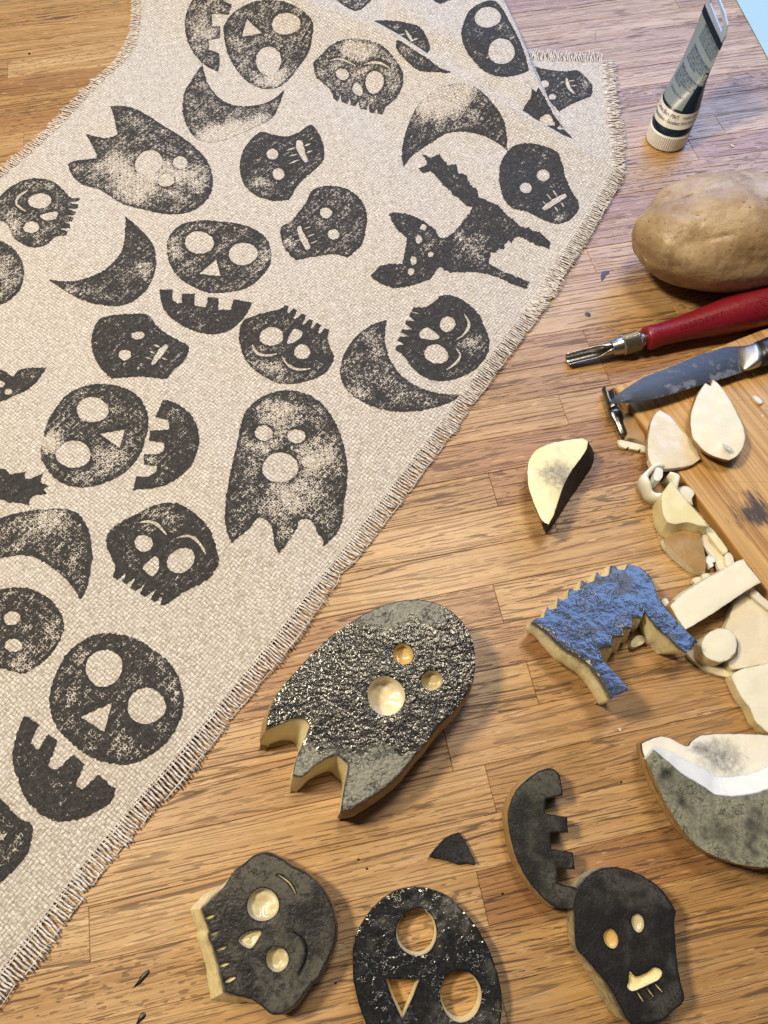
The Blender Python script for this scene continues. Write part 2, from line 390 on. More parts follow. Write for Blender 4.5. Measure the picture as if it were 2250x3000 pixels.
# ------------------------------------------------------------------ table: glued oak staves
A0 = wpt(500, 2600); A1 = wpt(1300, 2417); g = (A1-A0)[:2]; g /= np.linalg.norm(g); gn = np.array([-g[1], g[0]])
B0 = wpt(1340, 2567)[:2]; WROW = abs(np.dot(B0-A0[:2], gn))
def gcoord(px, py):
    q = wpt(px, py)[:2]-A0[:2]; return np.dot(q, g), np.dot(q, gn)/WROW
print("row width mm", WROW*1000, "joint rows", gcoord(1430, 2280), gcoord(1711, 975), gcoord(2111, 365), gcoord(0, 285), gcoord(1500, 80))
table = empty("tabletop", (A0[0], A0[1], 0)); tag(table, kind='structure')
ang = math.atan2(g[1], g[0])
fixed = {}
for (px, py) in ((1430, 2280), (1711, 975), (2111, 365)):
    s, r_ = gcoord(px, py); fixed.setdefault(int(math.floor(r_)), []).append(s)
def plank_mesh(L, W, T, seed):
    b = .00022; v = []; f = []
    for (z, i) in ((-T, 0), (-b, 0), (0, b)):
        v += [(-L/2+i, -W/2+i, z), (L/2-i, -W/2+i, z), (L/2-i, W/2-i, z), (-L/2+i, W/2-i, z)]
    for k in range(2):
        for i in range(4):
            j = (i+1) % 4; f.append((k*4+i, k*4+j, k*4+4+j, k*4+4+i))
    f.append((8, 9, 10, 11)); f.append((3, 2, 1, 0))
    me = bpy.data.meshes.new("oak_stave"); me.from_pydata(v, [], f); me.materials.append(M['oak']); return me
for row in range(-7, 36):
    xs = sorted(fixed.get(row, []))
    a, b_ = -.75, .85
    cuts = list(xs); 
    lo = (xs[0] if xs else random.uniform(-.3, .3)); 
    if not xs: cuts = [lo]
    q = cuts[0]
    while q > a: q -= random.uniform(.17, .42); cuts.insert(0, q)
    q = cuts[-1]
    while q < b_: q += random.uniform(.17, .42); cuts.append(q)
    for c0, c1 in zip(cuts[:-1], cuts[1:]):
        mid = A0[:2]+g*(c0+c1)/2+gn*WROW*(row+.5)
        me = plank_mesh(c1-c0-.00010, WROW-.00010, .018, 0)
        o = bpy.data.objects.new("oak_stave", me); scene.collection.objects.link(o); o.parent = table
        o.location = (mid[0]-A0[0], mid[1]-A0[1], random.uniform(-.00006, .00006)); o.rotation_euler = (0, 0, ang)
def rect_along(u0, u1, w0, w1, z):
    return [tuple(A0[:2]+g*u+gn*w_)+(z,) for u, w_ in ((u0, w0), (u1, w0), (u1, w1), (u0, w1))]
mesh("glue_sheet", rect_along(-.9, 1.0, -6.8*WROW, 35.8*WROW, -.0009), [(0, 1, 2, 3)], M['gap'], table, smooth=False)

# ------------------------------------------------------------------ cloth surface
F1 = [(500, -170, 20), (700, -85, 21), (860, -22, 21), (933, 10, 20), (1001, 29, 19), (1083, 58, 18), (1150, 94, 17), (1257, 164, 15), (1330, 212, 14), (1387, 246, 13), (1436, 284, 12), (1532, 337, 10), (1619, 381, 8.5), (1725, 448, 6.5), (1788, 487, 5), (1822, 508, 4)]
F1w = np.array([wpt(a, b, z/1000) for a, b, z in F1])
F2 = [(1400, -170, 13), (1440, -70, 13), (1465, -8, 12.5), (1498, 58, 12), (1532, 135, 10.5), (1561, 217, 9), (1590, 270, 7.8), (1624, 333, 6.5), (1677, 400, 4.6), (1744, 458, 2.8)]
F2w = np.array([wpt(a, b, z/1000) for a, b, z in F2])
def poly_near(x, y, W):
    P = np.stack([np.asarray(x, float).ravel(), np.asarray(y, float).ravel()], 1)
    a = W[:-1, :2]; ab = W[1:, :2]-a
    t = np.clip(((P[:, None]-a)*ab).sum(2)/(ab*ab).sum(1), 0, 1)
    d = np.sqrt((((P[:, None]-a)-t[..., None]*ab)**2).sum(2)); i = d.argmin(1); r = np.arange(len(P))
    tt = t[r, i]; return d[r, i], W[i, 2]*(1-tt)+W[i+1, 2]*tt, (i+tt)/(len(W)-1)
cL3 = wpt(1700, 640)
def h1(x, y):
    x = np.atleast_1d(x); y = np.atleast_1d(y)
    d, A, s = poly_near(x, y, F1w)
    base = .0009+.0016*np.exp(-((x-cL3[0])**2+(y-cL3[1])**2)/.045**2)
    base = base+.00115*(np.sin(x*62+y*41)+.8*np.sin(x*34-y*58+1.3)+.6*np.sin(x*95+y*20+2+2*np.sin(y*30)))*.5+.0014
    L = .075*(1-s)+.030*s
    crease = .0018*np.exp(-((x+.02+y*.25-.10)/.012)**2)*sstep((.12-d)/.12)
    t = np.clip(d/L, 0, 1); t = np.sqrt(t*t+.0064)-.08*(1-t)-.0031*t; g_ = (1-np.clip(t, 0, 1))
    return base+(A-base)*(.80*g_**1.9+.20*(1-sstep(t)))+crease
_h2P = np.array([[*wpt(a, b, z/1000)[:2], z/1000] for a, b, z in [(560, -190, 14), (820, -110, 14), (1000, -80, 14), (860, -22, 9), (1001, 29, 8), (1083, 60, 7), (1150, 94, 6), (1257, 164, 5), (1330, 212, 4.2), (1436, 284, 3.4), (1532, 337, 3), (1619, 385, 2.8), (1744, 458, 2.2), (1250, -120, 14), (1200, 10, 11.5), (1300, 80, 11), (1420, 110, 11.5), (1460, 200, 8.5)]]+[[q[0], q[1], q[2]] for q in F2w])
def h2(x, y):
    x = np.atleast_1d(x); y = np.atleast_1d(y)
    w_ = 1/(((x[:, None]-_h2P[:, 0])**2+(y[:, None]-_h2P[:, 1])**2)+.007**2)**1.7
    return (w_*_h2P[:, 2]).sum(1)/w_.sum(1)
def h3(x, y): return .0009+.0003*np.sin(np.atleast_1d(x)*90)+0*np.atleast_1d(y)

e0, e1 = wpt(150, 2765), wpt(1464, 1083); CANG = math.atan2(e1[1]-e0[1], e1[0]-e0[0])
M['cloth'] = mat_cloth(CANG); M['ink'] = mat_ink(CANG); M['thread'] = mat_fringe()
runner = empty("table_runner", tuple(wpt(700, 1500))); tag(runner, "cream linen runner with frayed edges, stamped with black skulls, moons and ghosts, far end folded", "table runner")
def offset_line(W, dist):
    t = np.gradient(W[:, :2], axis=0); t /= np.linalg.norm(t, axis=1)[:, None]; return np.stack([-t[:, 1], t[:, 0]], 1)*dist
def dense(P, step=12):
    out = []
    for a, b in zip(P[:-1], P[1:]):
        a = np.array(a, float); b = np.array(b, float); m = max(1, int(np.linalg.norm(b[:2]-a[:2])/step))
        out += [a+(b-a)*k/m for k in range(m)]
    out.append(np.array(P[-1], float)); return np.array(out)
lowtip = dense([(-420, 3500), (0, 2952), (145, 2769), (270, 2600), (337, 2518), (434, 2398), (579, 2239), (750, 2021), (870, 1871), (957, 1755), (1030, 1664), (1160, 1495), (1285, 1329), (1464, 1083), (1503, 1030), (1576, 936), (1677, 770), (1735, 688), (1807, 556), (1842, 505)])
lefttip = dense([(-330, 730), (0, 485), (101, 400), (193, 313), (289, 203), (347, 169), (380, 96), (383, 0), (372, -100), (350, -190)])
def soften(P, k):
    P = P.copy()
    for _ in range(k): P[1:-1] = (P[:-2]+2*P[1:-1]+P[2:])/4
    return P
lowtip = soften(lowtip, 14); lefttip = soften(lefttip, 22)
lowW = hit(lowtip, h1); leftW = hit(lefttip, h1)
lowRoot = lowW[:, :2]+offset_line(lowW, .0088); leftRoot = leftW[:, :2]-offset_line(leftW, .0085)
def h_sheet(xy, h): return np.concatenate([xy, h(xy[:, 0], xy[:, 1])[:, None]], 1)
f1d = dense([tuple(q) for q in F1w], .004)[:, :2] if False else None
def dense_w(W, step=.004):
    out = []
    for a, b in zip(W[:-1], W[1:]):
        m = max(1, int(np.linalg.norm(b[:2]-a[:2])/step)); out += [a+(b-a)*k/m for k in range(m)]
    out.append(W[-1]); W2 = np.array(out)
    for _ in range(3): W2[1:-1] = (W2[:-2]+2*W2[1:-1]+W2[2:])/4
    return W2
F1d = dense_w(F1w); F2d = dense_w(F2w)
loop1 = np.concatenate([lowRoot, F1d[::-1][1:, :2], leftRoot[::-1]])
far3 = [(-1500, 3300), (-1500, 1500)]
def sheet(loop, h, step):
    xy, F = cdt([loop], step); z = h(xy[:, 0], xy[:, 1]); return np.concatenate([xy, z[:, None]], 1), F
cv = []; cf = []
def addm(Vv, Fv):
    b = sum(len(q) for q in cv); cv.append(np.asarray(Vv)); cf.extend([tuple(int(i)+b for i in f) for f in Fv])
def roll(W, h, r, side, tuck=.012):
    """the cloth turning over at a fold: half circle, then back underneath"""
    t = np.gradient(W[:, :2], axis=0); t /= np.linalg.norm(t, axis=1)[:, None]; n = np.stack([t[:, 1], -t[:, 0]], 1)*side
    z0 = h(W[:, 0], W[:, 1]); rr = np.minimum(r, np.maximum(z0-.0012, .0006)/2); rows = []
    for a in np.linspace(0, math.pi, 8):
        rows.append(np.concatenate([W[:, :2]+n*(rr*math.sin(a))[:, None], (z0-rr+rr*math.cos(a))[:, None]], 1))
    rows.append(np.concatenate([W[:, :2]-n*tuck, np.maximum(z0-2*rr-.001, .0014)[:, None]], 1))
    m = len(W); Vv = np.concatenate(rows); Fv = [(i*m+j, i*m+j+1, (i+1)*m+j+1, (i+1)*m+j) for i in range(len(rows)-1) for j in range(m-1)]
    if side > 0: Fv = [f[::-1] for f in Fv]
    addm(Vv, Fv)
addm(*sheet(loop1, h1, .0042)); roll(F1d, h1, .0036, -1)
# middle layer
in1 = np.array([wpt(a, b, z/1000) for a, b, z in F1])[:, :2]
c1 = F1d[:, :2].mean(0); tt = np.gradient(F1d[:, :2], axis=0); tt /= np.linalg.norm(tt, axis=1)[:, None]; nn1 = np.stack([-tt[:, 1], tt[:, 0]], 1)
under1 = F1d[:, :2]-nn1*.010
loop2 = np.concatenate([under1[:-6], F2d[::-1][:, :2]])
def h2c(x, y):
    d, A, s = poly_near(x, y, F1w); return np.minimum(h2(x, y), np.where(d < .012, A-.0052, 1))
def h2s(x, y): return np.maximum(h2c(x, y), .0016)
addm(*sheet(loop2, h2s, .0042)); roll(F2d, h2s, .0032, -1)
# bottom layer with the free corner
top3 = dense([(1500, 168), (1580, 176), (1677, 180), (1764, 180)]); right3 = dense([(1764, 180), (1773, 289), (1788, 410), (1795, 500), (1758, 562), (1682, 685), (1620, 785), (1570, 866), (1532, 920)])
T3 = hit(top3, h3)[:, :2]; R3 = hit(right3, h3)[:, :2]
loop3 = np.concatenate([T3[:-1], R3, hit(np.array([(1450, 1000), (1300, 700), (1350, 300)]), h3)[:, :2]])[::-1]
addm(*sheet(loop3, h3, .006))
allV = np.concatenate(cv)
mesh("woven_cloth", allV, cf, M['cloth'], runner)
# fringe
fv = []; ff = []
def thread(P, r):
    b = len(fv); P = np.array(P); n = len(P); t = np.gradient(P, axis=0); t /= np.linalg.norm(t, axis=1)[:, None]+1e-9
    sd = np.cross(t, (0, 0, 1)); sd /= np.linalg.norm(sd, axis=1)[:, None]+1e-9; up = np.cross(sd, t)
    for i in range(n):
        rr = r*(1-.35*i/n)*(1+.25*math.sin(i*2.1+b))
        for k in range(4):
            a = k*math.pi/2+i*.6; fv.append(tuple(P[i]+sd[i]*rr*math.cos(a)+up[i]*rr*math.sin(a)*.8))
    for i in range(n-1):
        for k in range(4): ff.append((b+i*4+k, b+i*4+(k+1) % 4, b+(i+1)*4+(k+1) % 4, b+(i+1)*4+k))
    ff.append((b+(n-1)*4, b+(n-1)*4+1, b+(n-1)*4+2, b+(n-1)*4+3))
def fringe(tips, roots, h, step=.00150, curl=.0003, lift=0.0, gap=.22, weave=True):
    L = np.concatenate([[0], np.cumsum(np.linalg.norm(np.diff(roots[:, :2], axis=0), axis=1))]); s = 0
    lean = 0; ph = 0; off = 0.0
    while s < L[-1]:
        ph += 1
        if random.random() < gap: lean = random.uniform(-.0006, .0006); off = random.uniform(-.0013, .0012)
        q = [np.interp(s, L, roots[:, k]) for k in (0, 1)]; p = [np.interp(s, L, tips[:, k]) for k in (0, 1)]
        q = np.array(q); p = np.array(p); dd = p-q; l = np.linalg.norm(dd); dd /= l; sd = np.array([-dd[1], dd[0]]); pts = []
        l2 = l+off+random.uniform(-.0007, .0005); ln = lean+random.uniform(-.0002, .0002); w1 = random.uniform(0, 6)
        for i in range(7):
            t = i/6; xy = q-dd*.0008+dd*(l2+.0008)*t+sd*(ln*t+curl*math.sin(t*6+w1)*t)
            z = float(h(xy[0], xy[1])[0]); zz = (z-.0001)*(1-t*.35)+lift*t*random.uniform(.6, 1.2)
            pts.append((xy[0], xy[1], max(.0005, zz+.0002*math.sin(t*9+ph))))
        thread(pts, random.uniform(.00055, .00070)); s += step*random.uniform(.75, 1.25)
    if weave:  # a few cross threads left in the fringe
        for fr in (.10, .92):
            m = int(L[-1]/.0045); run = []
            for j in range(m):
                s = L[-1]*j/m; q = np.array([np.interp(s, L, roots[:, k]) for k in (0, 1)]); p = np.array([np.interp(s, L, tips[:, k]) for k in (0, 1)])
                xy = q+(p-q)*(fr+random.uniform(-.05, .05)); run.append((xy[0], xy[1], max(.0006, float(h(xy[0], xy[1])[0])*(1-fr*.35)+random.uniform(-.0003, .0002))))
                if (random.random() < .10+fr*.25 or j == m-1) and len(run) > 2: thread(run, .0003); run = []
# notch in the lower fringe
nw = wpt(1005, 1678)
lt = lowW.copy(); dn = np.linalg.norm(lt[:, :2]-nw[:2], axis=1)
k = np.exp(-(dn/.0035)**2)[:, None]; lt[:, :2] = lt[:, :2]*(1-.55*k)+lowRoot*.55*k
fringe(lt, lowRoot, h1); fringe(leftW, leftRoot, h1, .00165, .0004, .0006, .35, False)
o3 = np.gradient(T3, axis=0); o3 /= np.linalg.norm(o3, axis=1)[:, None]
fringe(T3+np.stack([-o3[:, 1], o3[:, 0]], 1)*.0095, T3, h3, .0015, .0012, .002, .3, False)
o4 = np.gradient(R3, axis=0); o4 /= np.linalg.norm(o4, axis=1)[:, None]
fringe(R3+np.stack([-o4[:, 1], o4[:, 0]], 1)*-.0098*-1, R3, h3, .0014, .0010, .0015, .3, True) if False else fringe(R3-np.stack([-o4[:, 1], o4[:, 0]], 1)*-.0098 if (np.cross(o4[3], (R3.mean(0)-wpt(1500, 500)[:2])) > 0) else R3+np.stack([o4[:, 1]*-1, o4[:, 0]], 1)*.0098, R3, h3, .0014, .0010, .0015, .3, False)
fo = mesh("fringe", fv, ff, M['thread'], runner); tag(fo, kind='stuff')
lv = len(fv)

# ------------------------------------------------------------------ the prints
def cloth_print(name, outline, holes=(), bald=(), dens=.55, h=h1, label=None, jit=.00034):
    pts = spline(outline, 4)[0]; W = hit(pts, h)[:, :2]
    n_ = normals2(W if ccw(W) else W[::-1], 0)
    for i in range(len(W)): W[i] += np.array([mnoise.noise(Vector((W[i][0]*900, W[i][1]*900, 1))), mnoise.noise(Vector((W[i][0]*900, W[i][1]*900, 9)))])*jit*2.2
    loops = [W if ccw(W) else W[::-1]]
    for q in holes:
        hh = hole(q); hw = hit(hh, h)[:, :2]
        for i in range(len(hw)): hw[i] += np.array([mnoise.noise(Vector((hw[i][0]*800, hw[i][1]*800, 2))), mnoise.noise(Vector((hw[i][0]*800, hw[i][1]*800, 5)))])*jit*1.6
        loops.append(hw)
    xy, F = cdt(loops, .0022); z = h(xy[:, 0], xy[:, 1])+.00022
    de = np.full(len(xy), dens)
    ed = np.minimum.reduce([segdist(xy*1000, l*1000) for l in loops])
    de += .30*np.exp(-(ed/1.6)**2)
    for (bx, by, br, bs) in bald:
        c = hit(np.array([[bx, by]]), h)[0]; c2 = hit(np.array([[bx+br, by]]), h)[0]; rr = np.linalg.norm(c2-c)
        de -= .62*bs*np.exp(-(((xy[:, 0]-c[0])**2+(xy[:, 1]-c[1])**2)/rr**2)**1.3)
    o = mesh(name, np.concatenate([xy, z[:, None]], 1), F, M['ink'], runner, attrs={'cover': de})
    if label: o['label'] = label
    return o
cloth_print("pumpkin_face_print", "654,80 662,139 683,190 717,232 759,257 806,259 844,236 873,198 903,156 915,105 915,63 894,38 856,13 806,2 751,4 709,21 675,46 656,76",
  ["P 723,56! 768,98! 709,108!", "E 838 70 41 33", "E 787 179 36 44"], [(800, 235, 45, .9), (870, 30, 30, .4)])
cloth_print("mouth_print", "574,-17! 645,-17! 679,13! 671,44! 620,40! 622,78! 645,78! 645,112! 612,118! 612,146! 641,156! 644,186 637,211! 603,192 574,165 550,122 542,76 548,34", ["L 9 655,2 700,14"], [(600, 90, 35, .5)])
cloth_print("skull_print", "921,207 919,183 943,159 967,135 1010,116 1063,116 1112,130 1150,164 1179,212 1179,251 1160,289 1131,313 1121,335! 1107,333! 1104,316! 1101,333! 1083,330! 1079,304! 1073,323! 1054,319! 1050,294! 1044,311! 1027,309! 1024,287! 1018,304! 1001,300! 998,277! 989,299! 977,289! 967,265 943,241 926,227",
  ["E 1003 218 20 16 30", "E 1097 241 27 33", "P 1044,241 1061,260 1059,280 1039,275 1031,260", "L 7 967,178 991,173 1020,181 1042,195", "L 8 1066,190 1088,183 1116,186 1141,200"], [(1050, 140, 60, .6), (1140, 190, 30, .3)])
cloth_print("moon_print", "593,188! 561,236 540,274 536,329 548,371 574,405 612,418 660,410 709,390 751,371 797,346 818,308 833,264! 806,287 772,304 717,312 671,304 637,283 612,249 599,215",
  (), [(625, 420, 55, 1.6), (700, 395, 60, 1.5), (780, 365, 40, .9)])
cloth_print("ghost_print", "324,311! 376,313 424,333 482,371 530,400 579,439 608,473 623,521 617,569 588,603 545,624 482,627 424,615 366,600 328,579 289,554 251,545 217,521 198,482! 220,472 284,465! 280,444 251,393! 309,405 345,395! 337,357",
  ["E 436 477 41 36 -20", "E 528 477 22 19", "E 487 528 24 20"], [(400, 540, 80, .8), (560, 520, 60, .6), (330, 480, 50, .6), (470, 500, 60, .7)])
cloth_print("skull_print", "-30,600 0,576 29,550 72,528 116,523 159,535 188,559 207,579 236,581! 231,589! 198,593! 229,600! 227,612! 195,610! 222,622! 217,631! 188,632! 215,637! 212,649! 181,651! 205,656! 205,668! 174,670! 200,678! 195,690! 164,694 140,714 106,726 72,718 43,699 19,656 0,646 -30,640",
  ["E 117 589 35 22", "P 116,632 169,620 164,641 135,645", "E 92 666 24 17", "L 8 82,557 53,579 48,598 77,620"], [(20, 670, 40, .8)])
cloth_print("pumpkin_face_print", "-60,690 0,706 39,728 66,770 69,812 58,850 30,878 0,893 -60,895", (), [(30, 800, 50, .4)])
cloth_print("moon_print", "367,634! 424,685 451,723 457,771 453,800 440,832 424,856 376,890 328,897 265,887 203,861 145,820! 203,825 255,815 300,795 335,765 357,735 366,690", (), [(420, 790, 40, .5), (200, 862, 40, .6)], .75)
cloth_print("pumpkin_face_print", "492,701 509,676 534,657 589,646 640,649 703,657 745,672 779,697 794,735 790,777 762,815 720,845 661,857 610,857 564,840 526,815 501,781 490,743",
  ["E 584 711 43 33", "E 712 744 41 34", "P 634,759! 646,809! 583,803!"], [(510, 730, 35, .6), (775, 750, 35, .6)], .6)
cloth_print("mouth_print", "467,848! 504,850! 506,878! 518,890! 533,887! 533,861! 571,861! 569,895! 603,902! 609,870! 641,874! 639,907! 675,909! 685,876! 738,887! 723,919 690,957 646,977 593,977 540,957 497,928 475,895", (), (), .85)
cloth_print("stitched_skull_print", "762,388 800,395 843,400 880,385 912,366 936,395 949,434 950,463 933,487 895,521 871,545 856,574 846,586! 803,589 769,581 752,574 718,545 704,506 704,468 723,424",
  ["E 798 452 17 16", "E 816 510 18 17", "P 871,412 883,412 890,429 895,453 904,473 895,477 880,458 868,434", "L 5 840,441 867,432", "L 5 892,428 912,420", "L 5 846,458 871,452", "L 5 898,448 915,442", "L 5 846,480 878,468"], [(760, 540, 40, .5)], .72)
cloth_print("stitched_skull_print", "972,545 1020,555 1059,588 1075,632 1071,675 1059,718 1039,738 1020,755! 981,745 933,750 895,757 866,762! 837,733 822,694 825,665 851,651 875,622 899,588 914,559 943,547",
  ["E 955 624 18 16", "E 977 687 17 15 20", "P 880,661 890,685 904,709 909,728 899,733 885,714 873,685 871,665", "L 5 861,690 875,683", "L 5 890,672 910,664", "L 5 860,708 882,702", "L 5 900,694 922,686", "L 5 907,714 930,705"], [(845, 710, 30, .6)], .68)
cloth_print("moon_print", "1182,489! 1177,444 1189,386 1208,338 1232,300 1280,262 1338,246 1396,258 1444,304 1473,347 1485,400 1485,441! 1459,420 1415,398 1353,386 1305,393 1261,420 1213,453", (), [(1270, 290, 70, 1.5), (1370, 250, 35, .8), (1350, 300, 60, .5)], .7)
cloth_print("stitched_skull_print", "1462,521 1469,473 1503,429 1546,420 1595,429 1633,448 1648,482 1657,521 1677,564 1696,598 1691,622 1667,646 1633,656 1595,646 1546,622 1498,608 1474,579",
  ["E 1591 514 18 18", "E 1540 551 17 16", "P 1655,567 1660,576 1628,598 1595,617 1587,610 1614,588", "L 6 1602,569 1615,585", "L 6 1620,558 1632,575", "L 6 1590,590 1600,601", "L 6 1625,607 1636,620", "L 6 1645,593 1652,608"], [(1640, 640, 25, .7), (1600, 450, 30, .3)], .85)
cloth_print("cat_print", "1235,451! 1261,463! 1288,451! 1300,468 1312,485! 1336,480! 1343,506! 1367,513! 1375,538! 1398,556! 1401,578! 1430,590! 1460,603! 1475,622! 1494,637! 1512,650! 1527,666! 1550,668! 1560,678! 1580,678! 1595,695! 1614,709! 1609,731! 1571,716 1532,699 1508,695 1501,714! 1490,706! 1479,716! 1474,731! 1460,728! 1455,741! 1440,740! 1436,753! 1433,772 1465,791 1508,810 1551,827! 1544,847! 1513,837 1474,820 1436,806 1388,798 1339,798 1315,798! 1286,784 1262,815 1214,834 1166,844 1122,834 1086,810! 1113,781 1146,772 1178,774! 1185,743 1190,695 1166,675 1149,651 1139,627! 1180,625 1233,644 1272,671 1293,699 1330,680 1363,640 1385,608! 1362,600! 1343,579! 1325,572! 1319,559! 1300,545! 1285,526! 1271,512! 1262,500! 1242,508! 1232,500! 1225,492! 1251,482",
  ["E 1241 666 10 9", "E 1227 702 9 14", "E 1262 745 9 8", "E 1211 765 10 13", "E 1204 796 10 10"], [(1325, 670, 45, .7), (1400, 740, 50, .35), (1245, 710, 45, .35), (1560, 835, 30, .5), (1190, 810, 40, .3), (1460, 800, 40, .35), (1380, 720, 60, .3)], .85, jit=.0006)
cloth_print("skull_print", "1295,866 1338,871 1377,895 1401,919 1420,957 1432,991 1430,1030 1411,1063 1377,1092 1329,1112 1280,1116 1247,1107 1213,1083 1184,1044 1160,1027! 1160,1013! 1184,1010! 1165,998! 1170,986! 1198,986! 1174,974! 1179,965! 1208,967! 1186,948! 1191,938! 1218,943! 1198,926! 1203,916! 1232,921! 1206,912! 1211,902! 1247,899 1271,885",
  ["E 1311 950 23 22", "E 1278 1038 35 28 20", "P 1251,960 1288,989 1271,996 1232,989 1230,974", "L 8 1360,921 1374,948 1362,977 1338,994", "L 8 1336,1020 1348,1039 1336,1063 1307,1083"], [(1390, 1010, 55, .8), (1320, 1095, 30, .5)], .9)
cloth_print("moon_print", "1133,938! 1088,953 1039,991 1008,1039 997,1088 1010,1136 1049,1170 1112,1198 1174,1207 1232,1203 1290,1189 1329,1174 1350,1157! 1305,1155 1256,1145 1203,1121 1165,1088 1141,1049 1129,1006 1129,967", (), [(1030, 1150, 35, .5)], .62)
cloth_print("skull_print", "834,895! 844,897! 840,916! 847,919! 859,905! 872,910! 859,933! 866,935! 885,919! 897,925! 885,950! 891,952! 908,935! 918,940! 908,961! 914,963! 929,946! 942,952! 931,975! 937,978! 952,961! 966,967! 960,992 969,1022 979,1047 969,1073 944,1098 906,1115 855,1125 809,1121 771,1102 737,1077 716,1047 703,1009 702,971 712,942 745,925 788,914 821,906",
  ["E 795 986 35 27", "P 863,963 887,975 872,997 842,1007 849,980", "E 885 1031 24 21", "L 8 739,1009 754,1035 779,1041 811,1037", "L 8 825,1043 842,1068 872,1083 910,1079"], [(760, 1060, 60, .6), (830, 1110, 50, .5)], .72)
cloth_print("stitched_skull_print", "309,928 366,921 434,924 458,953 492,981 530,1001 552,1015 550,1039 535,1063 506,1088 492,1111! 453,1107 410,1104 357,1107 328,1109! 294,1078 275,1039 268,1001 275,962 289,938",
  ["E 404 983 19 12", "E 366 1040 18 16", "P 487,1008 494,1015 477,1039 461,1059 446,1071 444,1063 456,1039 473,1015", "L 5 450,1010 468,1018", "L 5 484,1026 497,1034", "L 5 438,1028 455,1036", "L 5 473,1048 490,1055", "L 5 426,1045 444,1053"], [(510, 1070, 35, .4)], .85)
cloth_print("cat_print", "-30,1090! 0,1083 19,1092 39,1105! 53,1087 82,1078 135,1078! 121,1102 96,1131 67,1150 39,1160 14,1174 -30,1180!", ["E 24 1148 12 9", "E 3 1126 11 10"], [(50, 1155, 20, .6)], .8)
cloth_print("pumpkin_face_print", "139,1239 160,1201 194,1159 240,1134 295,1125 350,1132 392,1151 422,1184 435,1235 426,1290 405,1340 367,1383 316,1412 262,1427 211,1425 169,1408 135,1370 120,1336 127,1286",
  ["E 271 1201 46 38", "E 215 1331 50 41", "P 293,1271! 367,1258! 350,1313!"], [(150, 1300, 40, 1.3), (320, 1340, 45, .6)], .62)
cloth_print("mouth_print", "477,1172! 506,1178 544,1201 570,1231 584,1273 580,1315 561,1362 523,1400 485,1421 443,1431 390,1435! 397,1397! 439,1395! 458,1383! 460,1366! 422,1362! 422,1332! 468,1330! 481,1319! 481,1298! 439,1292! 439,1262! 485,1260! 496,1256! 494,1231! 456,1222!", (), [(435, 1345, 25, .7)], .75)
cloth_print("ghost_print", "841,1144 877,1148 916,1163 947,1187 977,1227 995,1269 1010,1317 1018,1371 1016,1426 1007,1477 1004,1522 986,1564 968,1582 945,1603! 947,1582 929,1561 922,1540 904,1522 877,1525 871,1546 847,1582 817,1624! 805,1594 796,1546 781,1525 757,1517 730,1549 699,1573 680,1591! 663,1552 659,1507 666,1432 681,1356 699,1281 712,1221 736,1187 769,1163 811,1147",
  ["E 773 1269 26 23", "E 868 1278 27 21", "E 821 1370 54 43"], [(820, 1215, 55, .6), (920, 1340, 60, .8), (850, 1460, 70, .7), (780, 1300, 45, .5)], .62)
cloth_print("cat_print", "-25,1378 17,1374! 30,1391! 46,1387! 76,1383! 72,1404! 93,1402! 127,1387! 118,1412! 143,1425! 127,1433! 139,1448! 105,1450! 89,1459! 84,1480! 63,1475 25,1471 8,1463! -25,1459", (), (), .9)
cloth_print("moon_print", "-60,1520 0,1518 42,1505 127,1492 190,1492 228,1505 257,1547 270,1606 266,1670 253,1724 236,1758! 215,1724 181,1686 139,1653 97,1632 51,1627 0,1636 -60,1654", (), [(140, 1510, 55, .8)], .66)
cloth_print("skull_print", "498,1473 532,1480 582,1513 616,1556 633,1606 641,1648 620,1686 586,1712 548,1729 506,1758 485,1773! 470,1771! 477,1746! 454,1764! 441,1758! 458,1724! 426,1750! 409,1741! 426,1708! 397,1733! 382,1724! 397,1691! 371,1712! 359,1703! 373,1674! 344,1699! 329,1691! 338,1665 329,1636 312,1598 316,1564 346,1535 388,1513 443,1484",
  ["E 421 1592 27 25", "P 458,1629 466,1648 464,1670 447,1689 430,1678 418,1661", "E 530 1642 42 35 -30", "L 9 409,1532 439,1528 468,1543 487,1568", "L 9 517,1577 553,1570 582,1589 603,1623"], [(450, 1500, 60, .6)], .8)
cloth_print("stitched_skull_print", "-40,1725 0,1727 48,1721 96,1727 140,1751 174,1789 188,1828 178,1871 154,1910 121,1944 96,1958 72,1975! 39,1968 0,1958 -40,1958", ["E 35 1812 25 20", "E 39 1891 25 20"], [(60, 1950, 40, .5)], .6)
cloth_print("pumpkin_face_print", "289,1857 338,1857 395,1871 453,1905 501,1948 530,2006 538,2069 521,2127 487,2175 434,2218 376,2240 309,2233 251,2209 203,2170 164,2127 147,2079 149,2021 164,1973 193,1920 236,1881",
  ["E 305 1957 54 54", "E 429 2068 55 54", "P 328,2059! 306,2144! 236,2100!"], [(500, 2010, 40, .4), (180, 2060, 40, .25)], .68)
cloth_print("mouth_print", "72,2096! 116,2122! 89,2175! 113,2197! 142,2151! 169,2170! 140,2245! 165,2257! 215,2212! 248,2239! 222,2296! 241,2313! 289,2270! 338,2311! 328,2345 289,2374 241,2398 164,2405 116,2383 77,2340 48,2272 36,2222 43,2175 58,2127", (), (), .8)
cloth_print("stitched_skull_print", "-60,2310! 0,2340 29,2369 63,2402 92,2412 94,2451 82,2499 53,2538 19,2571 0,2586 -60,2610!", ["L 9 -30,2470 0,2455 22,2440", "L 5 -4,2425 12,2465"], (), .72)
cloth_print("moon_print", "1165,118 1161,140 1190,178 1228,207 1281,212 1322,212 1291,200 1257,175 1209,145!", (), [(1200, 150, 30, .5)], .7)
h2p = h2s
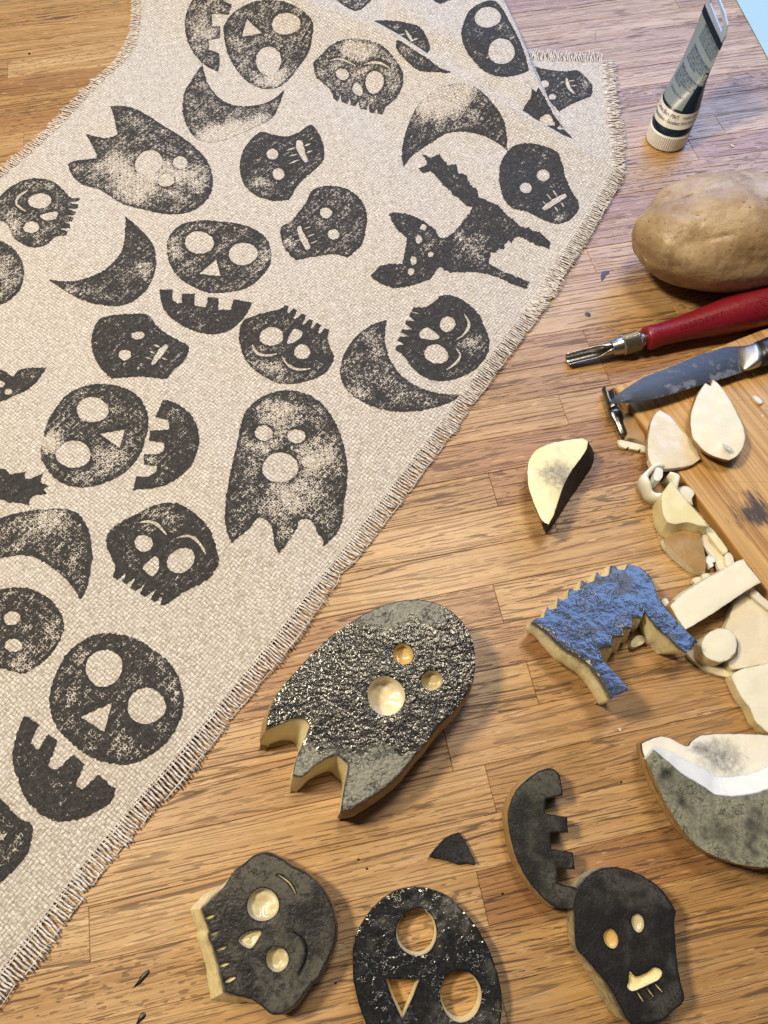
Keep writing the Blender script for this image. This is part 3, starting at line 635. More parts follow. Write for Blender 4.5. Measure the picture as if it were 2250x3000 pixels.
cloth_print("stitched_skull_print", "1096,62! 1137,60 1195,68 1233,82 1253,116 1260,145 1250,160! 1190,125! 1150,92!", ["L 9 1187,88 1209,122", "L 5 1168,103 1186,100", "L 5 1205,96 1220,92", "L 5 1200,122 1226,112"], (), .7, h2p)
cloth_print("pumpkin_face_print", "1359,63 1378,29 1407,10 1445,2 1470,24 1496,70 1520,113 1538,160 1550,207! 1508,222 1460,224 1416,207 1383,174 1359,135 1351,96", ["E 1429 51 38 31", "E 1469 151 40 37"], [(1490, 90, 35, .4)], .75, h2p)
cloth_print("skull_print", "1556,258! 1571,270! 1578,256! 1596,287! 1624,340! 1658,385! 1680,408! 1640,392! 1600,368! 1571,350! 1532,325! 1537,309 1556,284", ["E 1600 352 20 17"], (), .9, h2p)
cloth_print("skull_print", "1262,-8! 1339,-8! 1291,12! 1275,6!", (), (), .9, h2p)
cloth_print("moon_print", "967,-12! 1100,-12! 1063,24 1040,32 1010,18", (), (), .6, h2p)
cloth_print("stitched_skull_print", "1566,195! 1595,203 1657,210 1691,207 1715,227 1734,251 1732,280 1701,294 1667,309 1638,328! 1610,296! 1590,250!", ["E 1596 246 12 11", "E 1618 284 11 9", "L 10 1660,228 1665,255 1682,274", "L 5 1640,241 1656,240", "L 5 1666,238 1684,236", "L 5 1646,262 1660,258", "L 5 1672,252 1690,250"], [(1720, 250, 20, .5)], .75, h3)
# ------------------------------------------------------------------ carved potato stamps
def plane(cx, cy, z, gx=0, gy=0, dome=0.0, rad=.03):
    c = wpt(cx, cy, z)
    return lambda x, y: z+gx*(np.atleast_1d(x)-c[0])+gy*(np.atleast_1d(y)-c[1])-dome*(((np.atleast_1d(x)-c[0])**2+(np.atleast_1d(y)-c[1])**2)/rad**2)
def solid(root, outline, h, z0, holes=(), top_mat='flesh', side_mat='flesh', skin_mat='skin', names=('face', 'cut_side', 'skin'), default=(0, 0),
          bulge=.0015, under=.003, through=(), step=.0016, rough=.0001, sidestain=0.0, rim=.0012, rows=8, px=5, thin=0.0, edgeink=1.0, bottom=True, stainf=None, z0f=None, thinf=None):
    """a cut piece: top face from a photo outline at height h, sides down to z0; F = cut flesh side, S = skin side;
    a '>dx,dy' on an outline point moves its foot by that many mm"""
    pts, kinds, D = spline(outline, px); W = hit(pts, h)[:, :2]
    D = D/1000.0+np.array(default)/1000.0
    for i in range(len(W)): W[i] += np.array([mnoise.noise(Vector((W[i][0]*420, W[i][1]*420, z0*50+1))), mnoise.noise(Vector((W[i][0]*420, W[i][1]*420, 9)))])*rough*2
    if not ccw(W): W = W[::-1]; kinds = kinds[::-1]; D = D[::-1]; kinds = kinds[1:]+kinds[:1]
    n_ = normals2(W, 4); sk = np.array([1.0 if k == 'S' else 0.0 for k in kinds]); s2 = sk.copy()
    for _ in range(3): s2 = (np.roll(s2, 1)+s2*2+np.roll(s2, -1))/4
    loops = [W]; hloops = []
    for q in holes:
        hw = hit(hole(q[0]), h)[:, :2]
        if not ccw(hw): hw = hw[::-1]
        hloops.append(hw); loops.append(hw)
    xy, F = cdt(loops, step); z = h(xy[:, 0], xy[:, 1])
    ed = np.minimum.reduce([segdist(xy*1000, l*1000) for l in loops])
    zz = z-np.exp(-(ed/.45)**2)*.00012+np.array([nz(a, b, 3, 160) for a, b in xy])*rough*2.2
    at = {'edge': np.exp(-(ed/.8)**2)*edgeink, 'thin': np.full(len(xy), thin), 'stain': np.zeros(len(xy))}
    if thinf is not None: at['thin'] = thinf(xy)
    if stainf is not None: at['stain'] = stainf(xy)
    mesh(names[0], np.concatenate([xy, zz[:, None]], 1), F, M[top_mat], root, attrs=at)
    # sides
    zt = h(W[:, 0], W[:, 1])-.00012; n = len(W); ring = []; st_ = []
    zb = np.full(n, z0) if z0f is None else z0f(W[:, 0], W[:, 1])
    for r in range(rows+1):
        t = r/rows; te = t
        xy_ = W+D*te+n_*(bulge*s2*math.sin(math.pi*min(1, t*1.15)))[:, None]-n_*(under*(t**3)*(.25+.75*s2))[:, None]
        zr = zt*(1-t)+zb*t
        jit = np.array([mnoise.noise(Vector((a*130, b*130, t*6))) for a, b in xy_])*.0004*math.sin(math.pi*t)
        ring.append(np.concatenate([xy_+n_*jit[:, None], zr[:, None]], 1)); st_.append(np.full(n, sidestain+(.95*math.exp(-((t*np.mean(zt-zb))/rim)) if rim > 1e-4 else 0)))
    Vv = np.concatenate(ring); S = np.concatenate(st_)
    for kind, mt, nm in (('F', side_mat, names[1]), ('S', skin_mat, names[2])):
        Fs = []
        for r in range(rows):
            for i in range(n):
                if kinds[i] != kind: continue
                j = (i+1) % n; Fs.append((r*n+i, (r+1)*n+i, (r+1)*n+j, r*n+j))
        if Fs:
            u = sorted(set(i for f in Fs for i in f)); mp = {a: b for b, a in enumerate(u)}
            mesh(nm, Vv[u], [tuple(mp[i] for i in f) for f in Fs], M[mt], root, attrs={'stain': S[u], 'edge': np.zeros(len(u)), 'thin': np.zeros(len(u))}, sharp=38)
    if bottom:
        B = ring[-1]; x2, F2_ = cdt([B[:, :2]], .008)
        mesh("underside", np.concatenate([x2, np.full((len(x2), 1), float(B[:, 2].mean()))], 1), F2_[:, ::-1], M[side_mat if 'S' not in kinds else skin_mat], root, attrs={'stain': np.zeros(len(x2))})
    # carved hollows
    for q, hw in zip(holes, hloops):
        dep, mt, nm = q[1], q[2], q[3]; m = len(hw); nh = normals2(hw, 1); c = hw.mean(0); zt2 = h(hw[:, 0], hw[:, 1])-.0001
        R_ = np.sqrt(((hw-c)**2).sum(1)).mean(); thr = dep is None
        lv_ = []; sa = []
        ts = np.linspace(0, 1, 6)
        for t in ts:
            d_ = (zt2-.0003) if thr else dep
            lv_.append(np.concatenate([hw-nh*(min(.0006, R_*.12)*t), (zt2-d_*t)[:, None]], 1)); sa.append(np.full(m, (.9 if thr else .75)*math.exp(-t*(3.2 if thr else 3.0))))
        k0 = len(ts)
        if not thr:
            for s_ in (.85, .6, .3):
                base = hw-nh*min(.0006, R_*.12); p_ = c+(base-c)*s_
                bump_ = np.array([mnoise.noise(Vector((a*350, b*350, 4))) for a, b in p_])*min(.0008, dep*.3)
                lv_.append(np.concatenate([p_, (zt2-dep-dep*.28*(1-s_)+bump_)[:, None]], 1)); sa.append(np.zeros(m))
        nr = len(lv_); Vh = np.concatenate(lv_); sh = np.concatenate(sa); Fh = [((r+1)*m+i, r*m+i, r*m+(i+1) % m, (r+1)*m+(i+1) % m) for r in range(nr-1) for i in range(m)]
        if not thr:
            Vh = np.concatenate([Vh, [np.append(c, np.mean(zt2)-dep*1.3)]]); sh = np.append(sh, 0); b_ = (nr-1)*m
            Fh += [(b_+(i+1) % m, len(Vh)-1, b_+i) for i in range(m)]
        mesh(nm, Vh, Fh, M[mt], root, attrs={'stain': sh*q[4] if len(q) > 4 else sh})
    return W
def piece(name, label, cat, cx, cy, group=None, z=0.0):
    return tag(empty(name, tuple(wpt(cx, cy, z))), label, cat, group)

SN = ('inked_face', 'cut_side', 'skin')
M['st_ghost'] = mat_stamp("wet_ink_ghost", .34, (.20, .195, .140),  .20, 430, .0007, .8, 1.0, 1.6)
M['st_skull'] = mat_stamp("dry_ink_skull", .68, (.105, .098, .072), .40, 420, .0004, .3)
M['st_face'] = mat_stamp("wet_ink_face", .34, (.10, .096, .078), .14, 330, .0007, .9, 1.0, 1.4)
M['st_mouth'] = mat_stamp("ink_mouth", .60, (.085, .082, .058), .42, 800, .0002, .25)
M['st_stitch'] = mat_stamp("ink_stitched", .46, (.062, .058, .046), .42, 700, .0002, .25)
M['st_cat'] = mat_stamp("ink_cat", .45, (.055, .056, .062), .24, 230, .0005, 1.0, 1.0, 2.5)
M['st_moon'] = mat_stamp("ink_moon", 1.0, (.25, .245, .165), .42, 700, .0002, .4)
M['st_scrap'] = mat_stamp("ink_scrap", .25, (.06, .056, .045), .6, 500, .0005, .3)

# ghost
s = piece("potato_stamp", "large ghost-shaped potato stamp with wet black face and round open mouth, beside the cloth", "potato stamp", 1090, 2060)
solid(s, "S 781,2137! 789,2088 813,2035 837,2001 875,1958 943,1886 1020,1828 1097,1784 1174,1760 1232,1757 1285,1770 1338,1804 1377,1857 1391,1915 1387,1982 1362,2040 1319,2093 1280,2132 1252,2170 1214,2214 1175,2263 1127,2306 1079,2340 1030,2369>0,0 F 997,2376!>-3,-1 1009,2306>-3,0 1021,2239!>-5,-3 997,2217 982,2212 934,2234 900,2263 886,2275! 857,2272!>-4,-3 866,2229 881,2190 895,2161 909,2122!>-8,-5 895,2105 866,2103 827,2117",
      plane(1090, 2060, .022, 0, .03), .0004, [("E 1181 1916 30 31", .0045, 'flesh_gold', 'eye_hollow'), ("E 1265 1994 31 30", .004, 'flesh_hollow', 'eye_hollow'), ("E 1131 2038 55 58", .007, 'flesh_wet', 'mouth_hollow')],
      'st_ghost', 'flesh', 'skin_grimy', SN, thinf=lambda xy: .34*sstep((xy[:, 1]-wpt(1100, 1900, .02)[1])/.022)+.46*sstep((wpt(1000, 2110, .02)[1]-xy[:, 1])/.026)-.10, default=(0, -2.5), bulge=.0016, under=.004, sidestain=.02, rim=.0008)
# skull, bottom left
s = piece("potato_stamp", "round skull potato stamp with a row of teeth along its pale left side", "potato stamp", 790, 2740)
solid(s, "S 683,2554>-2,-.5 712,2533>-.5,0 751,2504 784,2499 818,2513 857,2538 895,2557 934,2591 963,2634 977,2677 984,2721 977,2769 958,2817 934,2861 895,2904 866,2943 833,2967 799,2972 F 770,2952!>0,0 736,2928>0,-3.2 693,2918!>-1,-4.5 660,2905!>-8,-4.5 652,2870>-8.5,-2 640,2822>-8,-1.5 625,2778>-8,-1.5 611,2740>-8,-1 614,2725 600,2690>-8,-.8 592,2663!>-8,-.5 616,2639>-6.5,2 659,2595>-3.5,1",
      plane(790, 2740, .013), .0004, [("E 770 2651 48 47 -20", .003, 'flesh_hollow', 'eye_hollow'), ("P 698,2754 727,2730 765,2728 760,2745 736,2778 717,2774", .002, 'flesh_hollow', 'nose_hollow'), ("E 812 2811 32 38", .003, 'flesh_hollow', 'eye_hollow'),
      ("L 5 813,2562 847,2586 866,2619", .0012, 'flesh_stained', 'brow_groove'), ("L 6 857,2730 890,2754 898,2803 876,2851", .001, 'st_scrap', 'brow_groove'), ("L 8 602,2692 628,2682", .001, 'flesh_stained', 'tooth_groove'), ("L 6 616,2740 640,2730", .001, 'flesh_stained', 'tooth_groove'),
      ("L 7 634,2785 664,2774", .001, 'flesh_stained', 'tooth_groove'), ("L 9 642,2832 671,2822", .001, 'flesh', 'tooth_groove'), ("L 11 660,2878 690,2863", .001, 'flesh', 'tooth_groove')],
      'st_skull', 'flesh_stained', 'skin_grimy', SN, bulge=.0008, under=.002, sidestain=.36, rim=.0012, default=(0, -.5))
# pumpkin face
s = piece("potato_stamp", "thin glossy pumpkin-face potato stamp with two round eyes and triangle nose cut right through", "potato stamp", 1250, 2860)
solid(s, "1034,2798 1043,2740 1072,2687 1111,2644 1159,2612 1217,2600 1275,2610 1313,2629 1357,2668 1395,2716 1429,2774 1453,2837 1468,2904 1470,2952 1463,3010 1434,3068 1386,3116 1289,3140 1193,3131 1121,3082 1077,3010 1053,2947 1036,2875",
      plane(1250, 2860, .0075), .0003, [("E 1221 2732 58 71", None, 'flesh_stained', 'eye_opening', .8), ("E 1350 2918 62 75", None, 'flesh_stained', 'eye_opening', .6), ("P 1130,2868! 1180,2869 1229,2870! 1205,2930 1178,2986! 1150,2925", None, 'flesh_stained', 'nose_opening', .9)],
      'st_face', 'st_scrap', 'skin_grimy', ('inked_face', 'cut_edge', 'skin'), default=(0, 0), bulge=0, under=0, bottom=False)
# grinning mouth
s = piece("potato_stamp", "crescent mouth potato stamp with four square teeth, brown skin along its left edge", "potato stamp", 1570, 2450)
solid(s, "S 1545,2282 1593,2253 F 1622,2253 1641,2272! 1650,2330! 1598,2340! 1596,2383! 1661,2393! 1665,2439! 1612,2439! 1615,2487! 1678,2497! 1685,2547! 1632,2545! 1632,2586! 1694,2603! 1682,2665! S 1627,2658 1579,2620 1530,2552 1502,2480 1487,2393 1506,2325",
      plane(1570, 2450, .012, -.03, 0), .0004, [], 'st_mouth', 'st_scrap', 'skin', SN, default=(-.5, 0), bulge=.0012, under=.001, rim=.0008)
# stitched skull
s = piece("potato_stamp", "small black skull potato stamp with two round eyes and stitched mouth, bottom right", "potato stamp", 1840, 2770)
solid(s, "1683,2682 1681,2642 1699,2596 1733,2559 1766,2544 1806,2541 1845,2549 1888,2569 1932,2599 1961,2636 1981,2670! 1976,2702 1978,2748 1983,2808 1991,2864 1998,2894! 2006,2924 1998,2941 1971,2961 1955,2980 1925,2994 1882,3002 1852,3002 1832,2980!>-3,0 1812,2941>-3.2,0 1782,2888>-3,0 1749,2848>-2.5,0 1716,2808>-1,0 1693,2785>0,0 1685,2748",
      plane(1840, 2770, .013, 0, .02), .0004, [("E 1790 2750 21 29 -15", .002, 'flesh_gold', 'eye_hollow'), ("E 1869 2704 18 28 -15", .0016, 'flesh_hollow', 'eye_hollow'), ("P 1845,2845 1862,2861 1898,2848 1915,2835 1932,2838 1941,2851 1932,2868 1915,2878 1888,2891 1852,2904 1837,2891 1842,2878", .0016, 'flesh_stained', 'mouth_hollow'),
      ("L 4 1918,2882 1941,2907", .0006, 'flesh_stained', 'stitch_groove'), ("L 4 1895,2894 1915,2921", .0006, 'flesh_stained', 'stitch_groove'), ("L 4 1866,2905 1885,2936", .0006, 'flesh_stained', 'stitch_groove')],
      'st_stitch', 'flesh_stained', 'skin_grimy', SN, bulge=0, under=.0015, sidestain=.62, default=(0, 0))
# cat back with spiky fur, blue sheen
s = piece("potato_stamp", "cat-body potato stamp with jagged back and two legs, its wet ink gleaming blue", "potato stamp", 1760, 1860)
solid(s, "F 1560,1821! 1568,1811! 1595,1809! 1604,1777! 1612,1786 1633,1780! 1636,1751! 1646,1759 1667,1748! 1669,1724! 1680,1731 1703,1724! 1706,1700! 1718,1708 1744,1700! 1751,1676! 1763,1688 1785,1686! 1790,1657! 1802,1659 1812,1668 1833,1669! 1841,1653! 1874,1662 1903,1686! 1918,1717 1932,1760 1961,1794 1995,1833 2045,1881! 2014,1912!>-3,4 1995,1900>-3,2 1956,1862>-2,0 1923,1833>0,-4 1889,1789!>2,-3 1879,1809!>2,-3 1866,1806 1853,1809! 1850,1838! 1838,1836 1826,1838! 1826,1862! 1810,1862 1792,1869! 1795,1895! 1777,1892 1759,1900!>3,-4 1763,1924>2,-3 1783,1953>0,-1 1816,1987 1841,2021!>-1,1 S 1795,2045!>0,1 1759,1987>-.5,0 1727,1946>-1,-1 1691,1919>-1.5,-1.5 1652,1895>-1.5,-1.5 1619,1866>-1,-1 1590,1842>0,0",
      plane(1760, 1850, .0205, -.03, -.25), .0005, [], 'st_cat', 'flesh_stained', 'flesh_stained', SN, default=(0, 0), bulge=.0025, under=.004, sidestain=.26, rim=.0015, px=4)
# moon
s = piece("potato_stamp", "thick crescent-moon potato stamp with white cut hollow, at the right edge", "potato stamp", 2150, 2350)
solid(s, "S 1881,2178! 1930,2159 1963,2163 1993,2180 2018,2186 2027,2172 2056,2155 2141,2150 2250,2155 2400,2180 2480,2300 2450,2450 2350,2530 2250,2540 2183,2532 2098,2504 2035,2466 1993,2420 1951,2360 1921,2300 1896,2240 1883,2197", plane(2150, 2330, .013), .0004, [], 'flesh_white', 'flesh_stained', 'skin_grimy',
      ('hollow_floor', 'cut_side', 'skin'), bulge=.001, under=.004, sidestain=.25, rim=.0008, edgeink=.0,
      stainf=lambda xy: .62*np.exp(-(((xy[:, 0]-wpt(2115, 2225, .013)[0])/.0115)**2+((xy[:, 1]-wpt(2115, 2225, .013)[1])/.010)**2)**1.2)+.35*np.exp(-(((xy[:, 0]-wpt(2040, 2190, .013)[0])/.006)**2+((xy[:, 1]-wpt(2040, 2190, .013)[1])/.003)**2)))
solid(s, "F 1893,2225!>1,1 1915,2196!>2,2 1955,2231>4,5 1997,2269>5,6.5 2056,2303>5,7.5 2098,2330>4,8 2141,2336>1,8.5 2204,2328>-1,8 2250,2315>-3,7 2330,2270>-4,6 2400,2200!>-2,2 S 2450,2290>0,0 2430,2440 2340,2515 2250,2539 2183,2535 2098,2509 2035,2471 1993,2421 1951,2353 1921,2290", plane(2150, 2400, .0185, 0, .02), .0126, [], 'st_moon', 'flesh_white', 'skin_grimy',
      ('inked_crescent', 'cut_slope', 'crescent_rim'), bulge=.0003, under=0, rim=.0004, bottom=False, edgeink=.5, thin=.06)
# inked wedge
s = piece("potato_wedge", "cut potato wedge with smudged grey top and blackened right side, alone on the wood", "potato piece", 1640, 1410)
solid(s, "S 1546,1377 1551,1348 1571,1319 1609,1300 1657,1290>3,4 F 1706,1283!>7,5 1722,1292!>8,4 1719,1314>9,3.5 1697,1348>11,4 1672,1382>12,5 1652,1420>10.5,4.5 1638,1459>8,4 1620,1512>4.5,3 1607,1536!>2,2 S 1590,1526>3,4 1575,1497>5,5 1561,1464>6,6 1549,1425>6,6",
      plane(1640, 1410, .017), .0004, [], 'flesh_stained', 'st_scrap', 'skin', ('cut_face', 'blackened_side', 'skin'), bulge=.001, under=.002, rim=.0008, edgeink=0,
      stainf=lambda xy: .78*np.exp(-(((xy[:, 0]-wpt(1640, 1395, .017)[0])/.011)**2+((xy[:, 1]-wpt(1640, 1395, .017)[1])/.011)**2))+.55*sstep(((xy[:, 0]-wpt(1668, 1420, .017)[0])*.86-(xy[:, 1]-wpt(1668, 1420, .017)[1])*.5)/.006)-.0)
# black triangle offcut
s = piece("ink_scrap", "small black curled triangular offcut between the ghost stamp and the mouth stamp", "potato scrap", 1330, 2490)
solid(s, "1345,2438! 1366,2470 1395,2530! 1357,2528 1333,2530 1299,2518 1257,2509! 1280,2480 1309,2453", lambda x, y: .0022+38*((np.atleast_1d(x)-wpt(1335, 2495)[0])**2+(np.atleast_1d(y)-wpt(1335, 2495)[1])**2)*.35, .0003, [], 'st_scrap', 'st_scrap', 'skin', ('inked_face', 'cut_edge', 'skin'), bulge=0, under=.0003, rows=3)

# ------------------------------------------------------------------ cutting board of bamboo strips
BT = .0065
b0 = wpt(1836, 1180, BT); b1 = wpt(2250, 1732, BT); bt = (b1-b0)[:2]; bt /= np.linalg.norm(bt); bn = np.array([-bt[1], bt[0]])
q1 = wpt(2250, 957, BT)[:2]; bc = wpt(1807, 1130, BT)[:2]
tdir = (q1-bc)/np.linalg.norm(q1-bc); print("board angle", math.degrees(math.acos(np.dot(tdir, bt))))
board = tag(empty("cutting_board", (bc[0], bc[1], 0)), "bamboo cutting board with scorched spot and knife marks, its corner under the knife tip", "cutting board")
M['bamboo'] = mat_bamboo()
c_ = np.dot(tdir, bt); sgn = 1 if np.dot(tdir, bn) > 0 else -1; k = 0; u = 0.0; shear = c_/abs(np.dot(tdir, bn))
base0 = b0[:2]+bt*np.dot(bc-b0[:2], bt)
base0 = base0 if True else bc
random.seed(4)
while u < .25:
    wd = random.choice((.0085, .0105, .012, .0095)); u2 = u+wd; e = .0003
    def P(uu, along, z): q = base0+bn*sgn*uu+bt*(uu*shear+along); return (q[0], q[1], z)
    L = .26; vs = []; ee = .0008 if k == 0 else .00008
    for z, i in ((0.0002, 0), (BT-.0012, 0), (BT-.0004, .0004), (BT, .0012)):
        vs += [P(u+(i if k == 0 else .00004), i*1.0, z), P(u2-.00004, i*1.0, z), P(u2-.00004, L, z), P(u+(i if k == 0 else .00004), L, z)]
    fs = []
    for r in range(3):
        for i in range(4): j = (i+1) % 4; fs.append((r*4+i, r*4+j, r*4+4+j, r*4+4+i))
    fs.append((12, 13, 14, 15)); fs.append((3, 2, 1, 0))
    # mesh in strip-local axes: x runs along the strip
    org = np.array(P((u+u2)/2, L/2, 0)); an = math.atan2(bt[1], bt[0]); ca, sa = math.cos(-an), math.sin(-an)
    vl = [((x-org[0])*ca-(y-org[1])*sa, (x-org[0])*sa+(y-org[1])*ca, z) for x, y, z in vs]
    a3 = np.array(vl)
    if np.cross(a3[13]-a3[12], a3[14]-a3[12])[2] < 0: fs = [f[::-1] for f in fs]
    me = bpy.data.meshes.new("bamboo_strip"); me.from_pydata(vl, [], fs); me.materials.append(M['bamboo'])
    o = bpy.data.objects.new("bamboo_strip", me); scene.collection.objects.link(o); o.parent = board
    o.location = (org[0]-bc[0], org[1]-bc[1], random.uniform(-.00004, .00004)); o.rotation_euler = (0, 0, an)
    u = u2; k += 1

# ------------------------------------------------------------------ scraps of peeled potato
def scrap(name, label, outline, zt, z0=.0003, mt='flesh_pale', side='flesh', skin='skin', cat="potato scrap", group=None, gx=0, gy=0, **kw):
    pts = spline(outline, 6)[0]; cx, cy = pts.mean(0)
    s_ = piece(name, label, cat, cx, cy, group); kw.setdefault('under', .0006); kw.setdefault('bulge', .0005)
    solid(s_, outline, kw.pop('h', None) or plane(cx, cy, zt, gx, gy), z0, (), mt, side, skin, ('cut_face', 'cut_side', 'skin'), rim=.00001, edgeink=kw.pop('edgeink', .55), rough=kw.pop('rough', .00010), **kw)
    return s_
SB = BT+.0001
scrap("potato_slice", "pale half potato slice with a split tip, lying on the bamboo board", "S 2089,1112! F 2082,1131! 2067,1121! S 2048,1150 2033,1184 2024,1223 2029,1276 2048,1305 2077,1329 2115,1343 2140,1346 2169,1324 2183,1285 2178,1252 2159,1208 2135,1165 2111,1131", BT+.009, SB, 'flesh_pale', 'flesh', 'skin', "potato slice", default=(3, 4), bulge=.0008, under=.003)
scrap("potato_slice", "triangular wet potato slice bridging the left edge of the bamboo board", "S 1935,1201! F 1961,1218 1995,1256 2024,1290 2053,1343! 2029,1360 1985,1370 1918,1374! S 1901,1343 1898,1295 1906,1242 1918,1213", BT+.0035, BT-.0005, 'flesh_wet', 'flesh_wet', 'skin', "potato slice", gx=-.06, bulge=.0004, z0f=lambda x, y: np.full(len(x), SB))
scrap("potato_peel", "scrap of brown peel beside the loose metal nib", "1821,1213 1850,1213 1874,1252 1889,1276 1894,1300! 1860,1285 1836,1280 1826,1242", .0035, .0003, 'skin', 'flesh', 'skin', "potato peel", under=.0002)
scrap("potato_shaving", "crinkle-edged pale shaving lying below the metal nib", "1812,1288 1836,1292 1870,1300 1896,1309 1894,1324 1879,1321 1877,1314! 1870,1319! 1845,1314! 1841,1307! 1836,1313! 1816,1305", .0026, .0003, 'flesh_pale', 'flesh_pale')
scrap("potato_wedge", "smooth yellow potato wedge lying against the board's left edge", "F 1967,1408! 1991,1440>0,0 2021,1476 2051,1509 2079,1542!>0,-1 2051,1540>0,-3.2 2015,1530>0,-4 1980,1535>0,-3 1955,1530!>0,-1.5 1943,1506>-.5,0 1938,1467 1940,1445!", .0125, .0004, 'flesh', 'flesh', 'skin', "potato wedge", gy=.06)
scrap("potato_shaving", "thin ragged flake leaning on the board beside the yellow wedge", "1988,1431 2006,1423 2024,1431 2035,1446 2027,1458 2030,1478! 2012,1467 1997,1446", .0085, .0075, 'flesh_wet', 'flesh_wet', under=0)
dm = wpt(2015, 1610)
scrap("potato_peel", "triangular offcut with brown skin facing up, left of the board", "1943,1579! 1973,1563 2006,1551 2048,1542! 2054,1576 2063,1612 2068,1651 2066,1680! 2039,1672 2012,1651 1985,1627 1961,1606 1946,1591", .006, .0003, 'skin', 'flesh_pale', 'skin', "potato peel", h=lambda x, y: .0075-14*((np.atleast_1d(x)-dm[0])**2+(np.atleast_1d(y)-dm[1])**2), under=.0005)
scrap("potato_shaving", "flat bent strip of wet potato beside the brown triangular offcut", "2051,1548! 2073,1547 2076,1582 2097,1606 2121,1630 2131,1651! 2127,1666 2106,1669! 2097,1645 2076,1618 2057,1594 2054,1569", .0045, .0026, 'flesh_wet', 'flesh_wet', under=0)
scrap("potato_shaving", "curved rounded sliver tucked against the board edge", "2060,1540 2084,1547 2106,1573 2124,1597 2133,1615 2121,1624! 2105,1607 2086,1582 2070,1560", .0062, .0030, 'flesh', 'flesh')
scrap("potato_shaving", "crumpled whitish flake between the brown offcut and the bent strip", "2066,1642 2079,1624 2088,1632! 2094,1630 2097,1645 2086,1648! 2091,1657 2079,1665! 2074,1652", .0050, .0015, 'flesh_white', 'flesh_white')
scrap("potato_shaving", "small translucent chunk at the board edge above the white bar", "2124,1624 2139,1618 2151,1645 2145,1655 2128,1660", .0058, .0003, 'flesh_wet', 'flesh_wet')
scrap("potato_bar", "rectangular white potato bar propped on the board edge", "F 2178,1637! 2192,1658 2211,1680 2230,1705! 2189,1729 2121,1775 2067,1810 2010,1844! S 1986,1813 1967,1781 1963,1775! F 1980,1756 2013,1729 2067,1696 2121,1667 2148,1650", .0145, .0004, 'flesh_pale', 'flesh', 'skin', "potato bar", gx=.03, default=(0, 1.5), z0f=lambda x, y: np.where(x > wpt(2150, 1700)[0], BT+.0006, .0060))
scrap("potato_shaving", "small oval flake left of the white bar", "2029,1696 2048,1690 2064,1702 2053,1713 2037,1710", .0035, .0003, 'flesh_wet', 'flesh_wet')
scrap("potato_shaving", "short flake touching the top side of the white bar", "2056,1683 2066,1679 2080,1681 2078,1696 2064,1701", .0045, .0003, 'flesh_wet', 'flesh_wet')
scrap("potato_shaving", "thin flake squeezed between the blue cat stamp and the white bar", "1939,1757 1953,1753 1969,1783 1978,1805 1994,1832 1975,1812 1958,1790", .0045, .0003, 'flesh_pale', 'flesh_wet')
scrap("potato_plug", "round potato plug standing like a small drum", ' '.join('%g,%g' % tuple(p) for p in ell(2108, 1890, 52, 49, 0, 14)), .012, .0003, 'flesh_pale', 'flesh', 'skin', "potato plug", default=(0, 0), under=.0004)
scrap("potato_slice", "large wet potato slice behind the round plug, by the board", "2166,1751! 2189,1737 2213,1745 2230,1767 2260,1792 2350,1880 2320,1950 2250,1945 2175,1957 2143,1959 2133,1940 2159,1924 2162,1889 2146,1856 2124,1843 2137,1808 2151,1772", .0075, .0003, 'flesh_wet', 'flesh_wet', 'skin', "potato slice", gx=.05)
scrap("potato_slice", "large smooth pale slice at the right edge above the moon stamp", "2143,1976! 2175,1959 2216,1951 2250,1943 2400,1930 2440,2100 2330,2180 2250,2146 2230,2130 2211,2109 2200,2079 2175,2046 2156,2011 2146,1990", .0085, .0003, 'flesh_pale', 'flesh', 'skin', "potato slice", gx=.03, under=.0015)
scrap("potato_shaving", "long curved translucent shaving sweeping under the round plug", "2034,1903 2053,1924 2081,1946 2116,1954 2143,1955 2162,1965 2148,1984 2116,1981 2081,1970 2053,1951 2026,1930 2013,1913", .0030, .0004, 'flesh_wet', 'flesh_wet', under=0)
scrap("potato_shaving", "pale strip lying along the board edge behind the wet slice", "2193,1734 2211,1728 2235,1748 2264,1775 2264,1795 2222,1764", .0095, .0076, 'flesh_wet', 'flesh_wet', under=0)
scrap("potato_shaving", "pale crumb showing under the belly of the blue cat stamp", "1850,1895 1850,1880 1866,1862 1885,1862 1891,1878 1866,1894", .004, .0003, 'flesh_pale', 'flesh_pale')
scrap("potato_crumb", "tiny white crumb on the bare wood below the cat stamp", "1812,2134! 1818,2132 1821,2137! 1820,2143 1814,2141!", .0009, .0002, 'flesh_white', 'flesh_white', cat="potato crumb")
scrap("potato_crumb", "tiny white crumb on the wood right of the paint tube", "2141,422! 2149,424 2152,429! 2144,428!", .0008, .0002, 'flesh_white', 'flesh_white', cat="potato crumb")
scrap("potato_crumb", "white crumb lying on the bamboo board, right of the split slice", "2206,1158! 2222,1162 2236,1176! 2230,1183 2212,1172", BT+.0018, SB, 'flesh_white', 'flesh_white', cat="potato crumb")
scrap("potato_crumb", "pale crumb on the face of the split potato slice", "2117,1298! 2135,1306 2147,1316 2143,1322! 2124,1311", BT+.0115, BT+.0103, 'flesh_white', 'flesh_white', cat="potato crumb")

